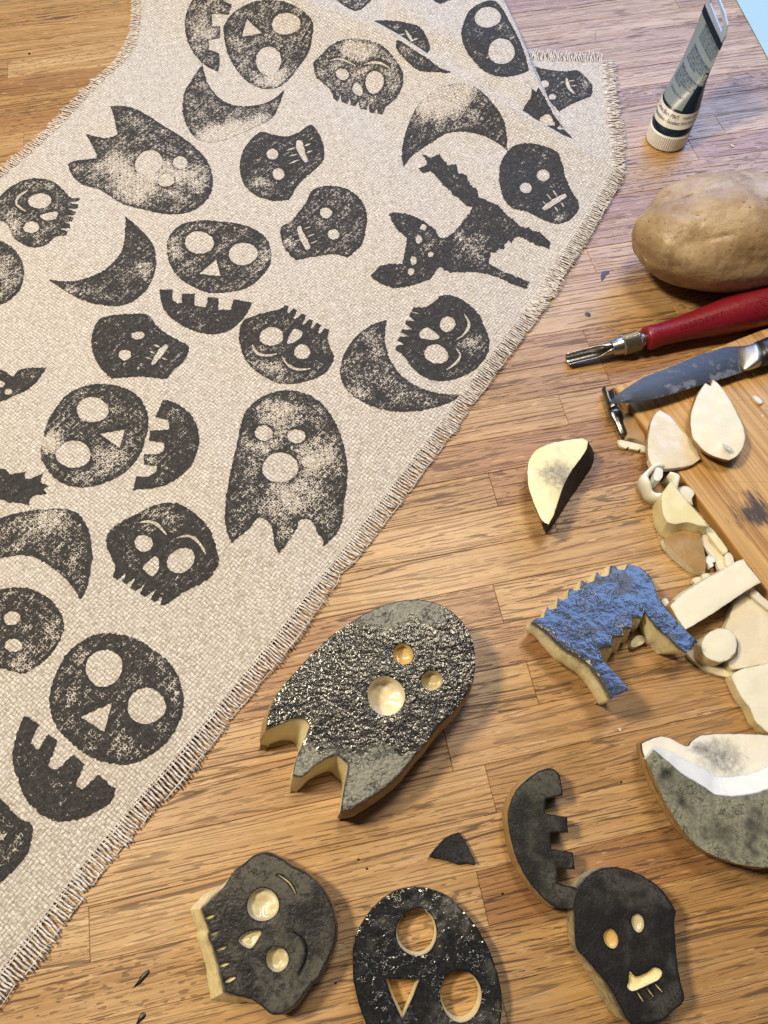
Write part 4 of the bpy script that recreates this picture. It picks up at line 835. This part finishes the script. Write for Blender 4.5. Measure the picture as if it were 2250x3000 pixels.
# curled shaving standing on edge
s = piece("potato_curl", "thick curled potato shaving standing on edge left of the board", "potato scrap", 1920, 1430)
cv0 = wpt(1918, 1438); vs = []; fs = []; nn = 40
for i in range(nn):
    t = i/(nn-1); a = R(75+330*t); r_ = .0082-.0018*t; th = .0016*(1-.5*abs(2*t-1)**3)
    hh = .0115+.0012*math.sin(9*t)+.0009*math.sin(23*t)
    for rr, z in ((r_+th, .0005), (r_+th*1.25, hh*.5), (r_+th*.7, hh), (r_-th*.6, hh-.0006), (r_-th, hh*.5), (r_-th, .0006)):
        vs.append((cv0[0]+rr*math.cos(a)*(1+.06*math.sin(5*a)), cv0[1]+rr*math.sin(a), z))
for i in range(nn-1):
    for k in range(6): fs.append((i*6+k, i*6+(k+1) % 6, (i+1)*6+(k+1) % 6, (i+1)*6+k))
fs += [tuple(range(6))[::-1], tuple((nn-1)*6+k for k in range(6))]
mesh("curl", vs, fs, M['flesh_white'], s, attrs={'stain': np.zeros(len(vs))})
solid(s, "1915,1395! 1921,1372 1932,1369 1942,1377 1940,1398 1932,1408 1918,1405", plane(1928, 1388, .0125), .004, (), 'flesh_white', 'flesh_white', 'skin', ('curl_tip', 'curl_tip_side', 'skin'), rim=.00001, edgeink=0, under=.0005)

# ------------------------------------------------------------------ whole potato
s = tag(empty("whole_potato", tuple(wpt(2150, 690))), "whole unpeeled brown potato with shallow eyes, at the right edge above the red handle", "potato")
import bmesh
bm = bmesh.new(); bmesh.ops.create_icosphere(bm, subdivisions=6, radius=1.0)
pc = wpt(2140, 682, .029); A_, B_, C_ = .0525, .0340, .0290; rot = R(4); cr, sr = math.cos(rot), math.sin(rot)
eyes = [(-.62, .22, .72, .10, 1.0, 1.6), (.05, .45, .85, .07, .8, 3.0), (-.36, -.62, .68, .10, .8, 4.5), (.35, -.15, .9, .06, 1.2, 2.5), (-.10, .30, .93, .075, 4.5, .9), (.2, -.55, .78, .10, .9, 3.2), (-.55, -.25, .75, .05, 1.5, 2), (.5, .4, .75, .06, 1, 3), (.12, -.2, .95, .07, 1.2, 5), (-.2, .75, .6, .06, 1, 3), (.42, -.5, .7, .09, 1, 3)]
vs = []; dk = []
for v in bm.verts:
    d = v.co.normalized(); lump = mnoise.noise(d*1.6)*.08+mnoise.noise(d*4.0+Vector((3, 1, 7)))*.026+mnoise.noise(d*14)*.0028+mnoise.noise(d*40)*.0012
    dd = 0
    for ex, ey, ez, er, qx, qy in eyes:
        e = Vector((ex, ey, ez)).normalized(); q = d-e; q = Vector((q.x*qx, q.y*qy, q.z*.6)); dd += math.exp(-(q.length/er)**2)
    m_ = 1+lump-dd*.05
    sx = 1.0-.10*max(0, d.x)**2*0+.05*d.x
    x, y, z = d.x*A_*m_, d.y*B_*m_*(1.02-.06*d.x)*sx, d.z*C_*m_
    z = max(z, -pc[2]+.0004)
    vs.append((pc[0]+x*cr-y*sr, pc[1]+x*sr+y*cr, pc[2]+z)); dk.append(dd)
fs = [[v.index for v in f.verts] for f in bm.faces]; bm.free()
def mat_potato():
    t = NT("whole_potato_skin"); p = t.obj()
    c = t.mix(t.ss(t.noise(p, 38, 4, .6), .32, .68), (.30, .20, .105), (.46, .345, .205))
    c = t.mix(t.ss(t.noise(p, 70, 5, .7), .48, .68)*.8, c, (.23, .14, .075))
    c = t.mix(t.ss(t.noise(p, 700, 4, .7), .50, .72)*.45, c, (.28, .16, .08))
    c = t.mix(t.ss(t.noise(p, 150, 5, .7), .58, .75)*.5, c, (.58, .46, .31))
    v = t.voro(p, 260); c = t.mix(t.ss(v, .20, .08)*t.ss(t.noise(p, 60, 1), .4, .6)*.85, c, (.16, .085, .045))
    sc = t.noise(t.scale(p, (260, 60, 200), .5), 1, 2, .5); c = t.mix(t.ss(sc, .70, .74)*.6, c, (.68, .52, .34))
    c = t.mix(t.ss(t.attr('eye')+(t.noise(p, 300, 3)-.5)*.5, .35, .95)*.75, c, (.13, .07, .04))
    n = t.bump(t.noise(p, 230, 5, .65), .0009, .55); n = t.bump(t.noise(p, 1100, 3, .6), .0003, .6, n); n = t.bump(v, .0006, .4, n)
    return t.done(c, t.ss(t.noise(p, 60, 3), .3, .7, .34, .58), n)
M['potato'] = mat_potato()
mesh("skin", vs, fs, M['potato'], s, attrs={'eye': dk})

# ------------------------------------------------------------------ turned things laid along an axis
def lathe(name, P0, P1, prof, mat, parent, seg=32, squash=1.0, cap=True):
    P0 = np.array(P0); P1 = np.array(P1); d = P1-P0; L = np.linalg.norm(d); d /= L
    sd = np.cross(d, (0, 0, 1)); sd /= np.linalg.norm(sd); up = np.cross(sd, d); vs = []; fs = []
    for s_, r_ in prof:
        for k in range(seg):
            a = 2*math.pi*k/seg; vs.append(P0+d*L*s_+sd*r_*math.cos(a)+up*r_*squash*math.sin(a))
    m = len(prof)
    for i in range(m-1):
        for k in range(seg): fs.append((i*seg+k, i*seg+(k+1) % seg, (i+1)*seg+(k+1) % seg, (i+1)*seg+k))
    if cap: fs += [tuple(range(seg))[::-1], tuple((m-1)*seg+k for k in range(seg))]
    o = mesh(name, vs, fs, mat, parent); return o, (P0, d, L, sd, up)
M['steel'] = mat_steel("worn_steel", (.46, .44, .40), .30); M['blade'] = mat_steel("knife_blade", (.15, .148, .145), .40, .22); M['bolster'] = mat_steel("knife_bolster", (.58, .57, .55), .42)
M['nib'] = mat_steel("dark_nib_steel", (.22, .21, .20), .28)
M['red'] = mat_plain("dark_red_handle", (.20, .008, .018), .38, 0, .10, 500, .00015)
M['red_relief'] = mat_plain("raised_red_mark", (.11, .006, .012), .30)
M['black_plastic'] = mat_plain("black_handle", (.012, .013, .016), .35)
gouge = tag(empty("linocut_gouge", tuple(wpt(1890, 1000))), "carving gouge with dark red handle, knurled collar and steel tip, below the potato", "gouge")
a0 = wpt(1893, 992, .0085); a1 = wpt(2290, 880, .0115)
ho, (hp, hd, hL, hs, hu) = lathe("handle", a0, a1, [(-.012, .0035), (-.010, .0055), (0, .0064), (.02, .0067), (.05, .0066), (.10, .0062), (.2, .0066), (.32, .0074), (.45, .0086), (.58, .0098), (.7, .0108), (.82, .0114), (.93, .0116), (1.0, .0114), (1.1, .0100), (1.16, .0070), (1.18, .003)], M['red'], gouge, 40)
a2 = a0-hd*.0035; nb = wpt(1789, 1021, .0062); nt = wpt(1663, 1053, .0045)
lathe("ferrule", a0+(a2-a0)*1.6, a0+hd*.002, [(0, .0034), (.1, .0038), (1, .0038)], M['steel'], gouge, 24)
c0 = a0+(nb-a0)*.16; c1 = nb
kv = []; kf = []; seg = 56; dk_ = c1-c0; Lk = np.linalg.norm(dk_); dk_ /= Lk; s1 = np.cross(dk_, (0, 0, 1)); s1 /= np.linalg.norm(s1); u1 = np.cross(s1, dk_)
kp = [0, .02, .06]+list(np.linspace(.08, .60, 22))+[.62, .64, .80, .97, 1.0]; kr = [.0036, .0050, .0054]+[.0056]*22+[.0054, .0049, .0046, .0040, .0034]
for i, (s_, r_) in enumerate(zip(kp, kr)):
    for k in range(seg):
        a = 2*math.pi*k/seg; rr = r_+(.00020*(1 if (i+k) % 2 else -1) if 3 <= i < 25 else 0); kv.append(c0+dk_*Lk*s_+s1*rr*math.cos(a)+u1*rr*math.sin(a))
for i in range(len(kp)-1):
    for k in range(seg): kf.append((i*seg+k, i*seg+(k+1) % seg, (i+1)*seg+(k+1) % seg, (i+1)*seg+k))
kf += [tuple(range(seg))[::-1], tuple((len(kp)-1)*seg+k for k in range(seg))]
mesh("knurled_collar", kv, kf, M['steel'], gouge, smooth=False)
def trough(name, Q0, Q1, r0, r1, mat, parent, a_open=120, twist=0.0, th=.0007):
    Q0 = np.array(Q0); Q1 = np.array(Q1); d = Q1-Q0; L = np.linalg.norm(d); d /= L; sd = np.cross(d, (0, 0, 1)); sd /= np.linalg.norm(sd); up = np.cross(sd, d); vs = []; fs = []; N = 16; m = 18
    for i in range(m):
        t = i/(m-1); r_ = r0+(r1-r0)*t; op = R(20+(a_open-20)*sstep((t-.0)/.45)); c = Q0+d*L*t
        ring = []
        for k in range(N): a = R(90)+twist+op/2+(2*math.pi-op)*k/(N-1); ring.append((a, r_))
        for a, rr in ring: vs.append(c+sd*rr*math.cos(a)+up*rr*math.sin(a))
        for a, rr in ring[::-1]: vs.append(c+sd*(rr-th)*math.cos(a)+up*(rr-th)*math.sin(a))
    n2 = 2*N
    for i in range(m-1):
        for k in range(n2): fs.append((i*n2+k, i*n2+(k+1) % n2, (i+1)*n2+(k+1) % n2, (i+1)*n2+k))
    fs += [tuple(range(n2))[::-1], tuple((m-1)*n2+k for k in range(n2))]
    mesh(name, vs, fs, mat, parent)
trough("gouge_tip", c1-dk_*.0005, nt, .0036, .0033, M['steel'], gouge, 150, R(25))
# raised lettering and worm emblem on the handle
def on_handle(name, verts2, faces, s0, ang0, mat):
    """wrap flat (x along the handle, y around it) onto the lathe surface"""
    prof = [(-.01, .0055), (0, .0064), (.02, .0067), (.05, .0066), (.10, .0062), (.2, .0066), (.32, .0074), (.45, .0086), (.58, .0098), (.7, .0108), (.82, .0114), (.93, .0116), (1.0, .0114), (1.1, .01)]
    ps = [q[0] for q in prof]; pr = [q[1] for q in prof]; out = []
    for x, y, z in verts2:
        s_ = s0+x/hL; r_ = np.interp(s_, ps, pr); a = ang0+y/r_; out.append(hp+hd*hL*s_+hs*(r_+.00004+z)*math.cos(a)+hu*(r_+.00004+z)*math.sin(a))
    mesh(name, out, faces, mat, gouge)
def text_mesh(txt, size, extr=.0001, font_bold=False, spacing=1.0):
    c = bpy.data.curves.new("lettering", 'FONT'); c.body = txt; c.size = size; c.extrude = extr; c.space_character = spacing; c.resolution_u = 2
    if font_bold: c.offset = size*.018
    o = bpy.data.objects.new("lettering", c); scene.collection.objects.link(o); dg = bpy.context.evaluated_depsgraph_get(); me = bpy.data.meshes.new_from_object(o.evaluated_get(dg))
    vs = [tuple(v.co) for v in me.vertices]; fs = [tuple(p.vertices) for p in me.polygons]; bpy.data.objects.remove(o); bpy.data.curves.remove(c); bpy.data.meshes.remove(me); return vs, fs
# view-facing angle of the handle
cdir = np.array((0, 0, H))-(hp+hd*hL*.5); va = math.atan2(np.dot(cdir, hu), np.dot(cdir, hs))
tv, tf = text_mesh("SPEEDBALL", .0042, .00009, False, 1.25)
sg = -1
on_handle("lettering", [(x, sg*-(y-.0015)*-1, z) for x, y, z in tv], tf, .20, va+.12, M['red_relief'])
def tube_path(P, r, seg=6):
    P = np.array(P); t = np.gradient(P, axis=0); t /= np.linalg.norm(t, axis=1)[:, None]; vs = []; fs = []
    for i in range(len(P)):
        s_ = np.cross(t[i], (0, 0, 1)); s_ = s_/(np.linalg.norm(s_)+1e-9); u_ = np.cross(s_, t[i])
        for k in range(seg): a = 2*math.pi*k/seg; vs.append(tuple(P[i]+s_*r*math.cos(a)+u_*r*math.sin(a)))
    for i in range(len(P)-1):
        for k in range(seg): fs.append((i*seg+k, i*seg+(k+1) % seg, (i+1)*seg+(k+1) % seg, (i+1)*seg+k))
    return vs, fs
em = spline([(a, b, False, 'F', None) for a, b in ((0, -3.0), (1.6, -3.6), (2.0, -2.0), (1.0, -.6), (1.6, 1.2), (3.6, 1.4), (4.6, -.6), (6.6, -1.2), (7.8, .6), (6.8, 2.6), (4.8, 3.2), (4.2, 4.2))], .35, False)[0]
ev, ef = tube_path([(a*.0011, b*.0011, 0) for a, b in em], .00016)
on_handle("worm_emblem", ev, ef, .70, va+.10, M['red_relief'])

# loose nib under the knife tip
s = piece("metal_nib", "loose dark steel nib lying under the knife tip at the board corner", "nib", 1805, 1200)
n0 = wpt(1781, 1138, .0045); n1 = wpt(1797, 1200, .0040); n2 = wpt(1828, 1278, .0030)
trough("nib_trough", n1, n0, .0030, .0034, M['nib'], s, 120, R(-30))
lathe("nib_shank", n1-(n1-n0)*.02, n2, [(0, .0030), (.15, .0036), (.35, .0034), (.5, .0024), (.65, .0023), (.93, .0023), (1.0, .0016)], M['nib'], s, 20, .7)

# ------------------------------------------------------------------ paring knife
knife = tag(empty("paring_knife", tuple(wpt(2050, 1090, BT))), "short paring knife with starch-smeared steel blade and black handle, resting on the board", "knife")
def line3(pxs, z0, z1):
    q = spline([(a, b, False, 'F', None) for a, b in pxs], 12, False)[0]; n = len(q); L = np.concatenate([[0], np.cumsum(np.linalg.norm(np.diff(q, axis=0), axis=1))]); L /= L[-1]
    u_ = np.linspace(0, 1, 40); return np.array([wpt(np.interp(t, L, q[:, 0]), np.interp(t, L, q[:, 1]), z0+(z1-z0)*t) for t in u_])
spine = line3([(1780, 1184), (1797, 1167), (1816, 1150), (1884, 1107), (1971, 1073), (2053, 1039), (2125, 1018), (2195, 1014)], .0165, .0135)
edge = line3([(1780, 1184), (1820, 1183), (1860, 1179), (1932, 1165), (2029, 1136), (2125, 1107), (2200, 1082)], .0160, .0118)
vs = []; fs = []; m = 40
for i in range(m):
    a, b = spine[i], edge[i]; f = min(1, i/6)
    for t, h_ in ((0, .0006), (.35, .00058), (.80, .0005), (1, .00006)): p = a+(b-a)*t; vs.append((p[0], p[1], p[2]+h_*f))
    for t, h_ in ((1, .00006), (.80, .0005), (.35, .00058), (0, .0006)): p = a+(b-a)*t; vs.append((p[0], p[1], p[2]-h_*f))
for i in range(m-1):
    for k in range(8): fs.append((i*8+k, i*8+(k+1) % 8, (i+1)*8+(k+1) % 8, (i+1)*8+k))
fs += [tuple(range(8))[::-1], tuple((m-1)*8+k for k in range(8))]
mesh("blade", vs, [f[::-1] for f in fs], M['blade'], knife, sharp=12)
def loft(name, secs, mat, parent, seg=24, power=2.6):
    """secs: (centre, half-width vector, half-thickness)"""
    vs = []; fs = []
    for c, hw, th in secs:
        for k in range(seg):
            a = 2*math.pi*k/seg; ca, sa = math.cos(a), math.sin(a); ca = math.copysign(abs(ca)**(2/power), ca); sa = math.copysign(abs(sa)**(2/power), sa)
            vs.append(np.array(c)+np.array(hw)*ca+np.array((0, 0, th))*sa)
    for i in range(len(secs)-1):
        for k in range(seg): fs.append((i*seg+k, i*seg+(k+1) % seg, (i+1)*seg+(k+1) % seg, (i+1)*seg+k))
    fs += [tuple(range(seg))[::-1], tuple((len(secs)-1)*seg+k for k in range(seg))]; return mesh(name, vs, fs, mat, parent)
def sec(pa, pb, z, th): a = wpt(*pa, z); b = wpt(*pb, z); return ((a+b)/2, (a-b)/2, th)
loft("bolster", [sec((2160, 1020), (2178, 1086), .0138, .0007), sec((2180, 1016), (2195, 1083), .0140, .0022), sec((2195, 1013), (2211, 1077), .0140, .0040), sec((2206, 1010), (2226, 1072), .0140, .0050)], M['bolster'], knife)
loft("handle", [sec((2204, 1010), (2228, 1070), .0140, .0058), sec((2222, 1003), (2250, 1066), .0140, .0060), sec((2330, 955), (2362, 1030), .0145, .0070), sec((2480, 900), (2510, 985), .0145, .0075), sec((2600, 870), (2620, 940), .0145, .006)], M['black_plastic'], knife)

# ------------------------------------------------------------------ paint tube standing on its cap
tube = tag(empty("paint_tube", tuple(wpt(1952, 420))), "tube of black block printing ink standing upside down on its white cap", "ink tube")
base = wpt(1950, 408, .0); up0 = .0545
cr0 = wpt(2118, 126, up0); cr1 = wpt(2058, -24, up0+.002); cdv = (cr1-cr0)/np.linalg.norm(cr1-cr0); half = .0195; cc = cr0+cdv*half
print("crimp centre vs base (mm)", (cc-base)*1000)
M['cap'] = mat_plain("white_cap", (.84, .86, .88), .42); M['tubebody'] = mat_plain("blue_grey_label", (.20, .245, .275), .30, 0, .06); M['tubedark'] = mat_plain("navy_print", (.010, .018, .035), .25)
M['band'] = mat_plain("white_label_band", (.66, .64, .60), .35); M['print_dark'] = mat_plain("dark_blue_print", (.02, .045, .12), .4); M['print_light'] = mat_plain("light_print", (.55, .62, .66), .4); M['clear'] = mat_plain("frosted_tab", (.55, .66, .78), .25, 0, .04, 300, 0, Transmission_Weight=.45, Alpha=.85)
ZC = .0155
RC = .0128
def circ(r_, z, n=96, flute=0.0): return [(base[0]+(r_+flute*(k % 2))*math.cos(2*math.pi*k/n), base[1]+(r_+flute*(k % 2))*math.sin(2*math.pi*k/n), z) for k in range(n)]
cvs = []; prof_ = [(.0120, .0003, 0), (.0128, .0008, .0), (.0129, .0014, .00028), (.0129, .0098, .00028), (.0128, .0104, 0), (.0122, .0110, 0), (.0122, .0118, 0)]
for r_, z, fl in prof_: cvs += circ(r_, z, 120, fl)
cfs = [(i*120+k, i*120+(k+1) % 120, (i+1)*120+(k+1) % 120, (i+1)*120+k) for i in range(6) for k in range(120)]+[tuple(range(120))[::-1], tuple(6*120+k for k in range(120))]
mesh("cap", cvs, cfs, M['cap'], tube, smooth=False)
NA = 72; ca_ = math.atan2(cdv[1], cdv[0]); Z0 = .0112
def tsurf(a, t, lift=0.0):
    """a: angle round the tube from the crimp direction, t: 0 shoulder .. 1 crimp"""
    e = sstep(max(0.0, (t-.10))/.90)**.9; r_ = .0129-.0004*math.exp(-(t/.02)**2)
    x = math.cos(a)*(r_+(half-r_)*e); y = math.sin(a)*(r_*(1-e)+.00045*e)
    n = np.array([math.cos(a)*(1-e*.7), math.sin(a)+(.0 if e < .5 else math.copysign(1, math.sin(a))*(e-.5))]); n /= np.linalg.norm(n)+1e-9
    x += n[0]*lift; y += n[1]*lift; c = base*(1-t)+np.array([cc[0], cc[1], 0])*t
    return (c[0]+x*math.cos(ca_)-y*math.sin(ca_), c[1]+x*math.sin(ca_)+y*math.cos(ca_), Z0+(up0-Z0)*t)
vcam = math.atan2(-cc[1], -cc[0])-ca_   # side of the tube facing the camera
def tpatch(name, a0_, a1_, t0, t1, mat, lift, na=40, nt_=14, edge_=None):
    vs = [tsurf(a0_+(a1_-a0_)*i/na, t0+(t1-t0)*j/nt_, lift) for j in range(nt_+1) for i in range(na+1)]
    fs = [(j*(na+1)+i, j*(na+1)+i+1, (j+1)*(na+1)+i+1, (j+1)*(na+1)+i) for j in range(nt_) for i in range(na)]
    return mesh(name, vs, fs, mat, tube)
tpatch("body", 0, 2*math.pi, 0, 1, M['tubebody'], 0, 96, 30)
tpatch("dark_ring", 0, 2*math.pi, .0, .075, M['tubedark'], .00010, 96, 3)
tpatch("white_band", 0, 2*math.pi, .078, .245, M['band'], .00012, 96, 5)
tpatch("dark_line", 0, 2*math.pi, .245, .272, M['tubedark'], .00014, 96, 2)
tpatch("dark_panel", vcam+R(8), vcam+R(130), .27, .70, M['tubedark'], .00010, 30, 12)
tpatch("black_seal", 0, 2*math.pi, .93, .995, M['tubedark'], .00012, 96, 2)
# fan of light strokes over the navy panel
for k in range(9):
    t0 = .56+.014*k; tpatch("brush_stroke", vcam+R(8+k*.6), vcam+R(40-k*1.2), t0, t0+.005, M['print_light'], .00018, 8, 1)
def on_tube(txt, a_c, t_c, size, mat, rot90=False, name="lettering", bold=False):
    tv, tf = text_mesh(txt, size, 0.0, bold); out = []
    for x, y, z in tv:
        if rot90: da, dt = y/.0129, -x/(up0-Z0)
        else: da, dt = x/.0129, y/(up0-Z0)
        out.append(tsurf(a_c+da, t_c+dt, .00022))
    mesh(name, out, tf, mat, tube, smooth=False)
on_tube("Carbon Black (PBk7)", vcam-R(72), .185, .0022, M['print_dark'], bold=True)
on_tube("Pigmentation - Excellent", vcam-R(76), .125, .0022, M['print_dark'], bold=True)
on_tube("FABRIC & BLOCK", vcam+R(22), .185, .0020, M['print_dark']); on_tube("PRINTING INK", vcam+R(22), .125, .0020, M['print_dark'])
lines = ["IMPROVED QUALITY FORMULA", "THIN FILM. USE WITH WATER CLEAN UP", "FOR USE ON PAPER, WOOD AND CARD", "BLOCK INK IS NON-TOXIC. STIR INK", "THOROUGHLY BEFORE PRINTING"]
lines2 = ["FORMULE DE QUALITE AMELIOREE", "PELLICULE MINCE. NETTOYAGE A L'EAU", "POUR PAPIER, BOIS ET CARTON. LAVER", "LES OUTILS APRES USAGE. NE PAS", "AVALER. TENIR FERME"]
lines3 = ["FORMULA DE CALIDAD MEJORADA", "PELICULA FINA. LAVAR CON AGUA", "PARA PAPEL, MADERA Y CARTULINA", "LIMPIAR LAS HERRAMIENTAS BIEN", "DESPUES DE USAR"]
for bi, (blk, tc) in enumerate(((lines, .905), (lines2, .72), (lines3, .545))):
    for li, l in enumerate(blk):
        on_tube(l, vcam-R(84), tc-li*.026, .00125 if li else .00150, M['print_dark'], bold=(li == 0))
on_tube("STATESVILLE, NC 28677", vcam-R(70), .375, .0013, M['print_dark'])
# hanging tab
def tabpt(u_, z): return cc+cdv*u_+np.array((0, 0, z))
tp = np.array([-cdv[1], cdv[0], 0])
out_ = [(-.0185, -.001), (-.0195, .004), (-.0165, .0085), (-.008, .0100), (.008, .0100), (.0165, .0085), (.0195, .004), (.0185, -.001)]
inn_ = [(-.0135, .0025), (-.0140, .0045), (-.0120, .0068), (-.006, .0074), (.006, .0074), (.0120, .0068), (.0140, .0045), (.0135, .0025)]
vs = []; n_o = 8
for sgn_ in (1, -1):
    for l in (out_, inn_):
        for a, b in l: vs.append(tabpt(a, b-0)+tp*.0005*sgn_+np.array((0, 0, 0)))
fs = []
for i in range(7): fs += [(i, i+1, 8+i+1, 8+i), (16+i+1, 16+i, 24+i, 24+i+1), (i+1, i, 16+i, 16+i+1), (8+i, 8+i+1, 24+i+1, 24+i)]
fs += [(0, 8, 15, 7), (23, 31, 24, 16), (8, 24, 31, 15), (0, 7, 23, 16)]
mesh("hanging_tab", vs, fs, M['clear'], tube, smooth=False)

# ------------------------------------------------------------------ paper sheet, drips, specks
def mat_paper():
    t = NT("paper"); p = t.pos(); v = t.voro(p, 420); s_ = t.ss(v, .17, .10)*t.ss(t.noise(p, 110, 2), .56, .62)
    return t.done(t.mix(s_*.6, (.33, .47, .46), (.12, .16, .16)), .45, t.bump(t.noise(p, 60, 2), .0003, .3))
M['paper'] = mat_paper()
q = hit(np.array([(2158, 0), (2250, 170), (2560, 640), (3000, 300), (2500, -700), (2060, -190)]), lambda x, y: np.full(len(np.atleast_1d(x)), .0006))
n = len(q); vs = np.concatenate([q, q-np.array((0, 0, .0004))]); s = tag(empty("paper_sheet", tuple(q.mean(0))), "pale blue-white sheet with grey specks in the top right corner", "paper sheet")
mesh("sheet", vs, [tuple(range(n))[::-1], tuple(range(n, 2*n))]+[(i, (i+1) % n, n+(i+1) % n, n+i) for i in range(n)], M['paper'], s, smooth=False)
M['drip'] = mat_plain("dried_ink", (.012, .012, .014), .35); M['inkfaint'] = mat_plain("faint_ink", (.05, .035, .03), .5)
def drip(name, label, outline, zt=.0006, cat="ink drip", group=None, mt='drip'):
    W = hit(spline(outline, 3)[0], lambda x, y: np.full(len(np.atleast_1d(x)), .0002))
    if not ccw(W[:, :2]): W = W[::-1]
    c = W.mean(0); n = len(W); r1 = W.copy(); r1[:, :2] = c[:2]+(W[:, :2]-c[:2])*.7; r1[:, 2] = zt*.8; W[:, 2] = .0001
    vs = np.concatenate([W, r1, [[c[0], c[1], zt]]]); o = mesh(name, vs, [(i, (i+1) % n, n+(i+1) % n, n+i) for i in range(n)]+[(n+i, n+(i+1) % n, 2*n) for i in range(n)], M[mt], None, local=(c[0], c[1], 0))
    tag(o, label, cat, group); return o
drip("ink_drip", "teardrop-shaped black ink drip left of the skull stamp", "430,2842 437,2840 438,2850 424,2868 408,2884 388,2896! 402,2876 416,2856")
drip("ink_drip", "black ink drip at the bottom edge of the picture", "414,2968 425,2966 427,2978 412,2994 396,3008! 402,2990")
for (x, y), l in (((1050, 2518), "small black ink dot left of the black triangle offcut"), ((1075, 2545), "small black ink dot above the pumpkin-face stamp's left side"), ((1472, 2618), "small black ink dot right of the pumpkin-face stamp's top"), ((983, 2880), "small brown speck between the skull and pumpkin-face stamps"), ((1820, 2291), "tiny dark speck left of the moon stamp"), ((86, 157), "tiny dark speck on the wood near the top left corner")):
    drip("ink_speck", l, ' '.join('%g,%g' % tuple(p) for p in ell(x, y, 4.2, 3.6, 0, 8)), .0005, "ink speck")
drip("ink_stain", "faint dark ink smudge on the wood below the folded cloth corner", "1762,800 1772,793 1786,792! 1784,802 1776,806! 1770,818 1762,824! 1760,812", .00025, "ink stain", None, 'inkfaint')
drip("ink_stain", "small faint brown smudge above the gouge tip", "1713,918 1722,914 1731,920 1729,928 1718,926", .00025, "ink stain", None, 'inkfaint')
# loose thread standing off the fringe
tv_, tf_ = tube_path([wpt(1744, 130, .001), wpt(1746, 115, .004), wpt(1744, 100, .007), wpt(1748, 90, .010)], .00018, 5)
o = mesh("loose_thread", tv_, tf_, M['thread'], runner)
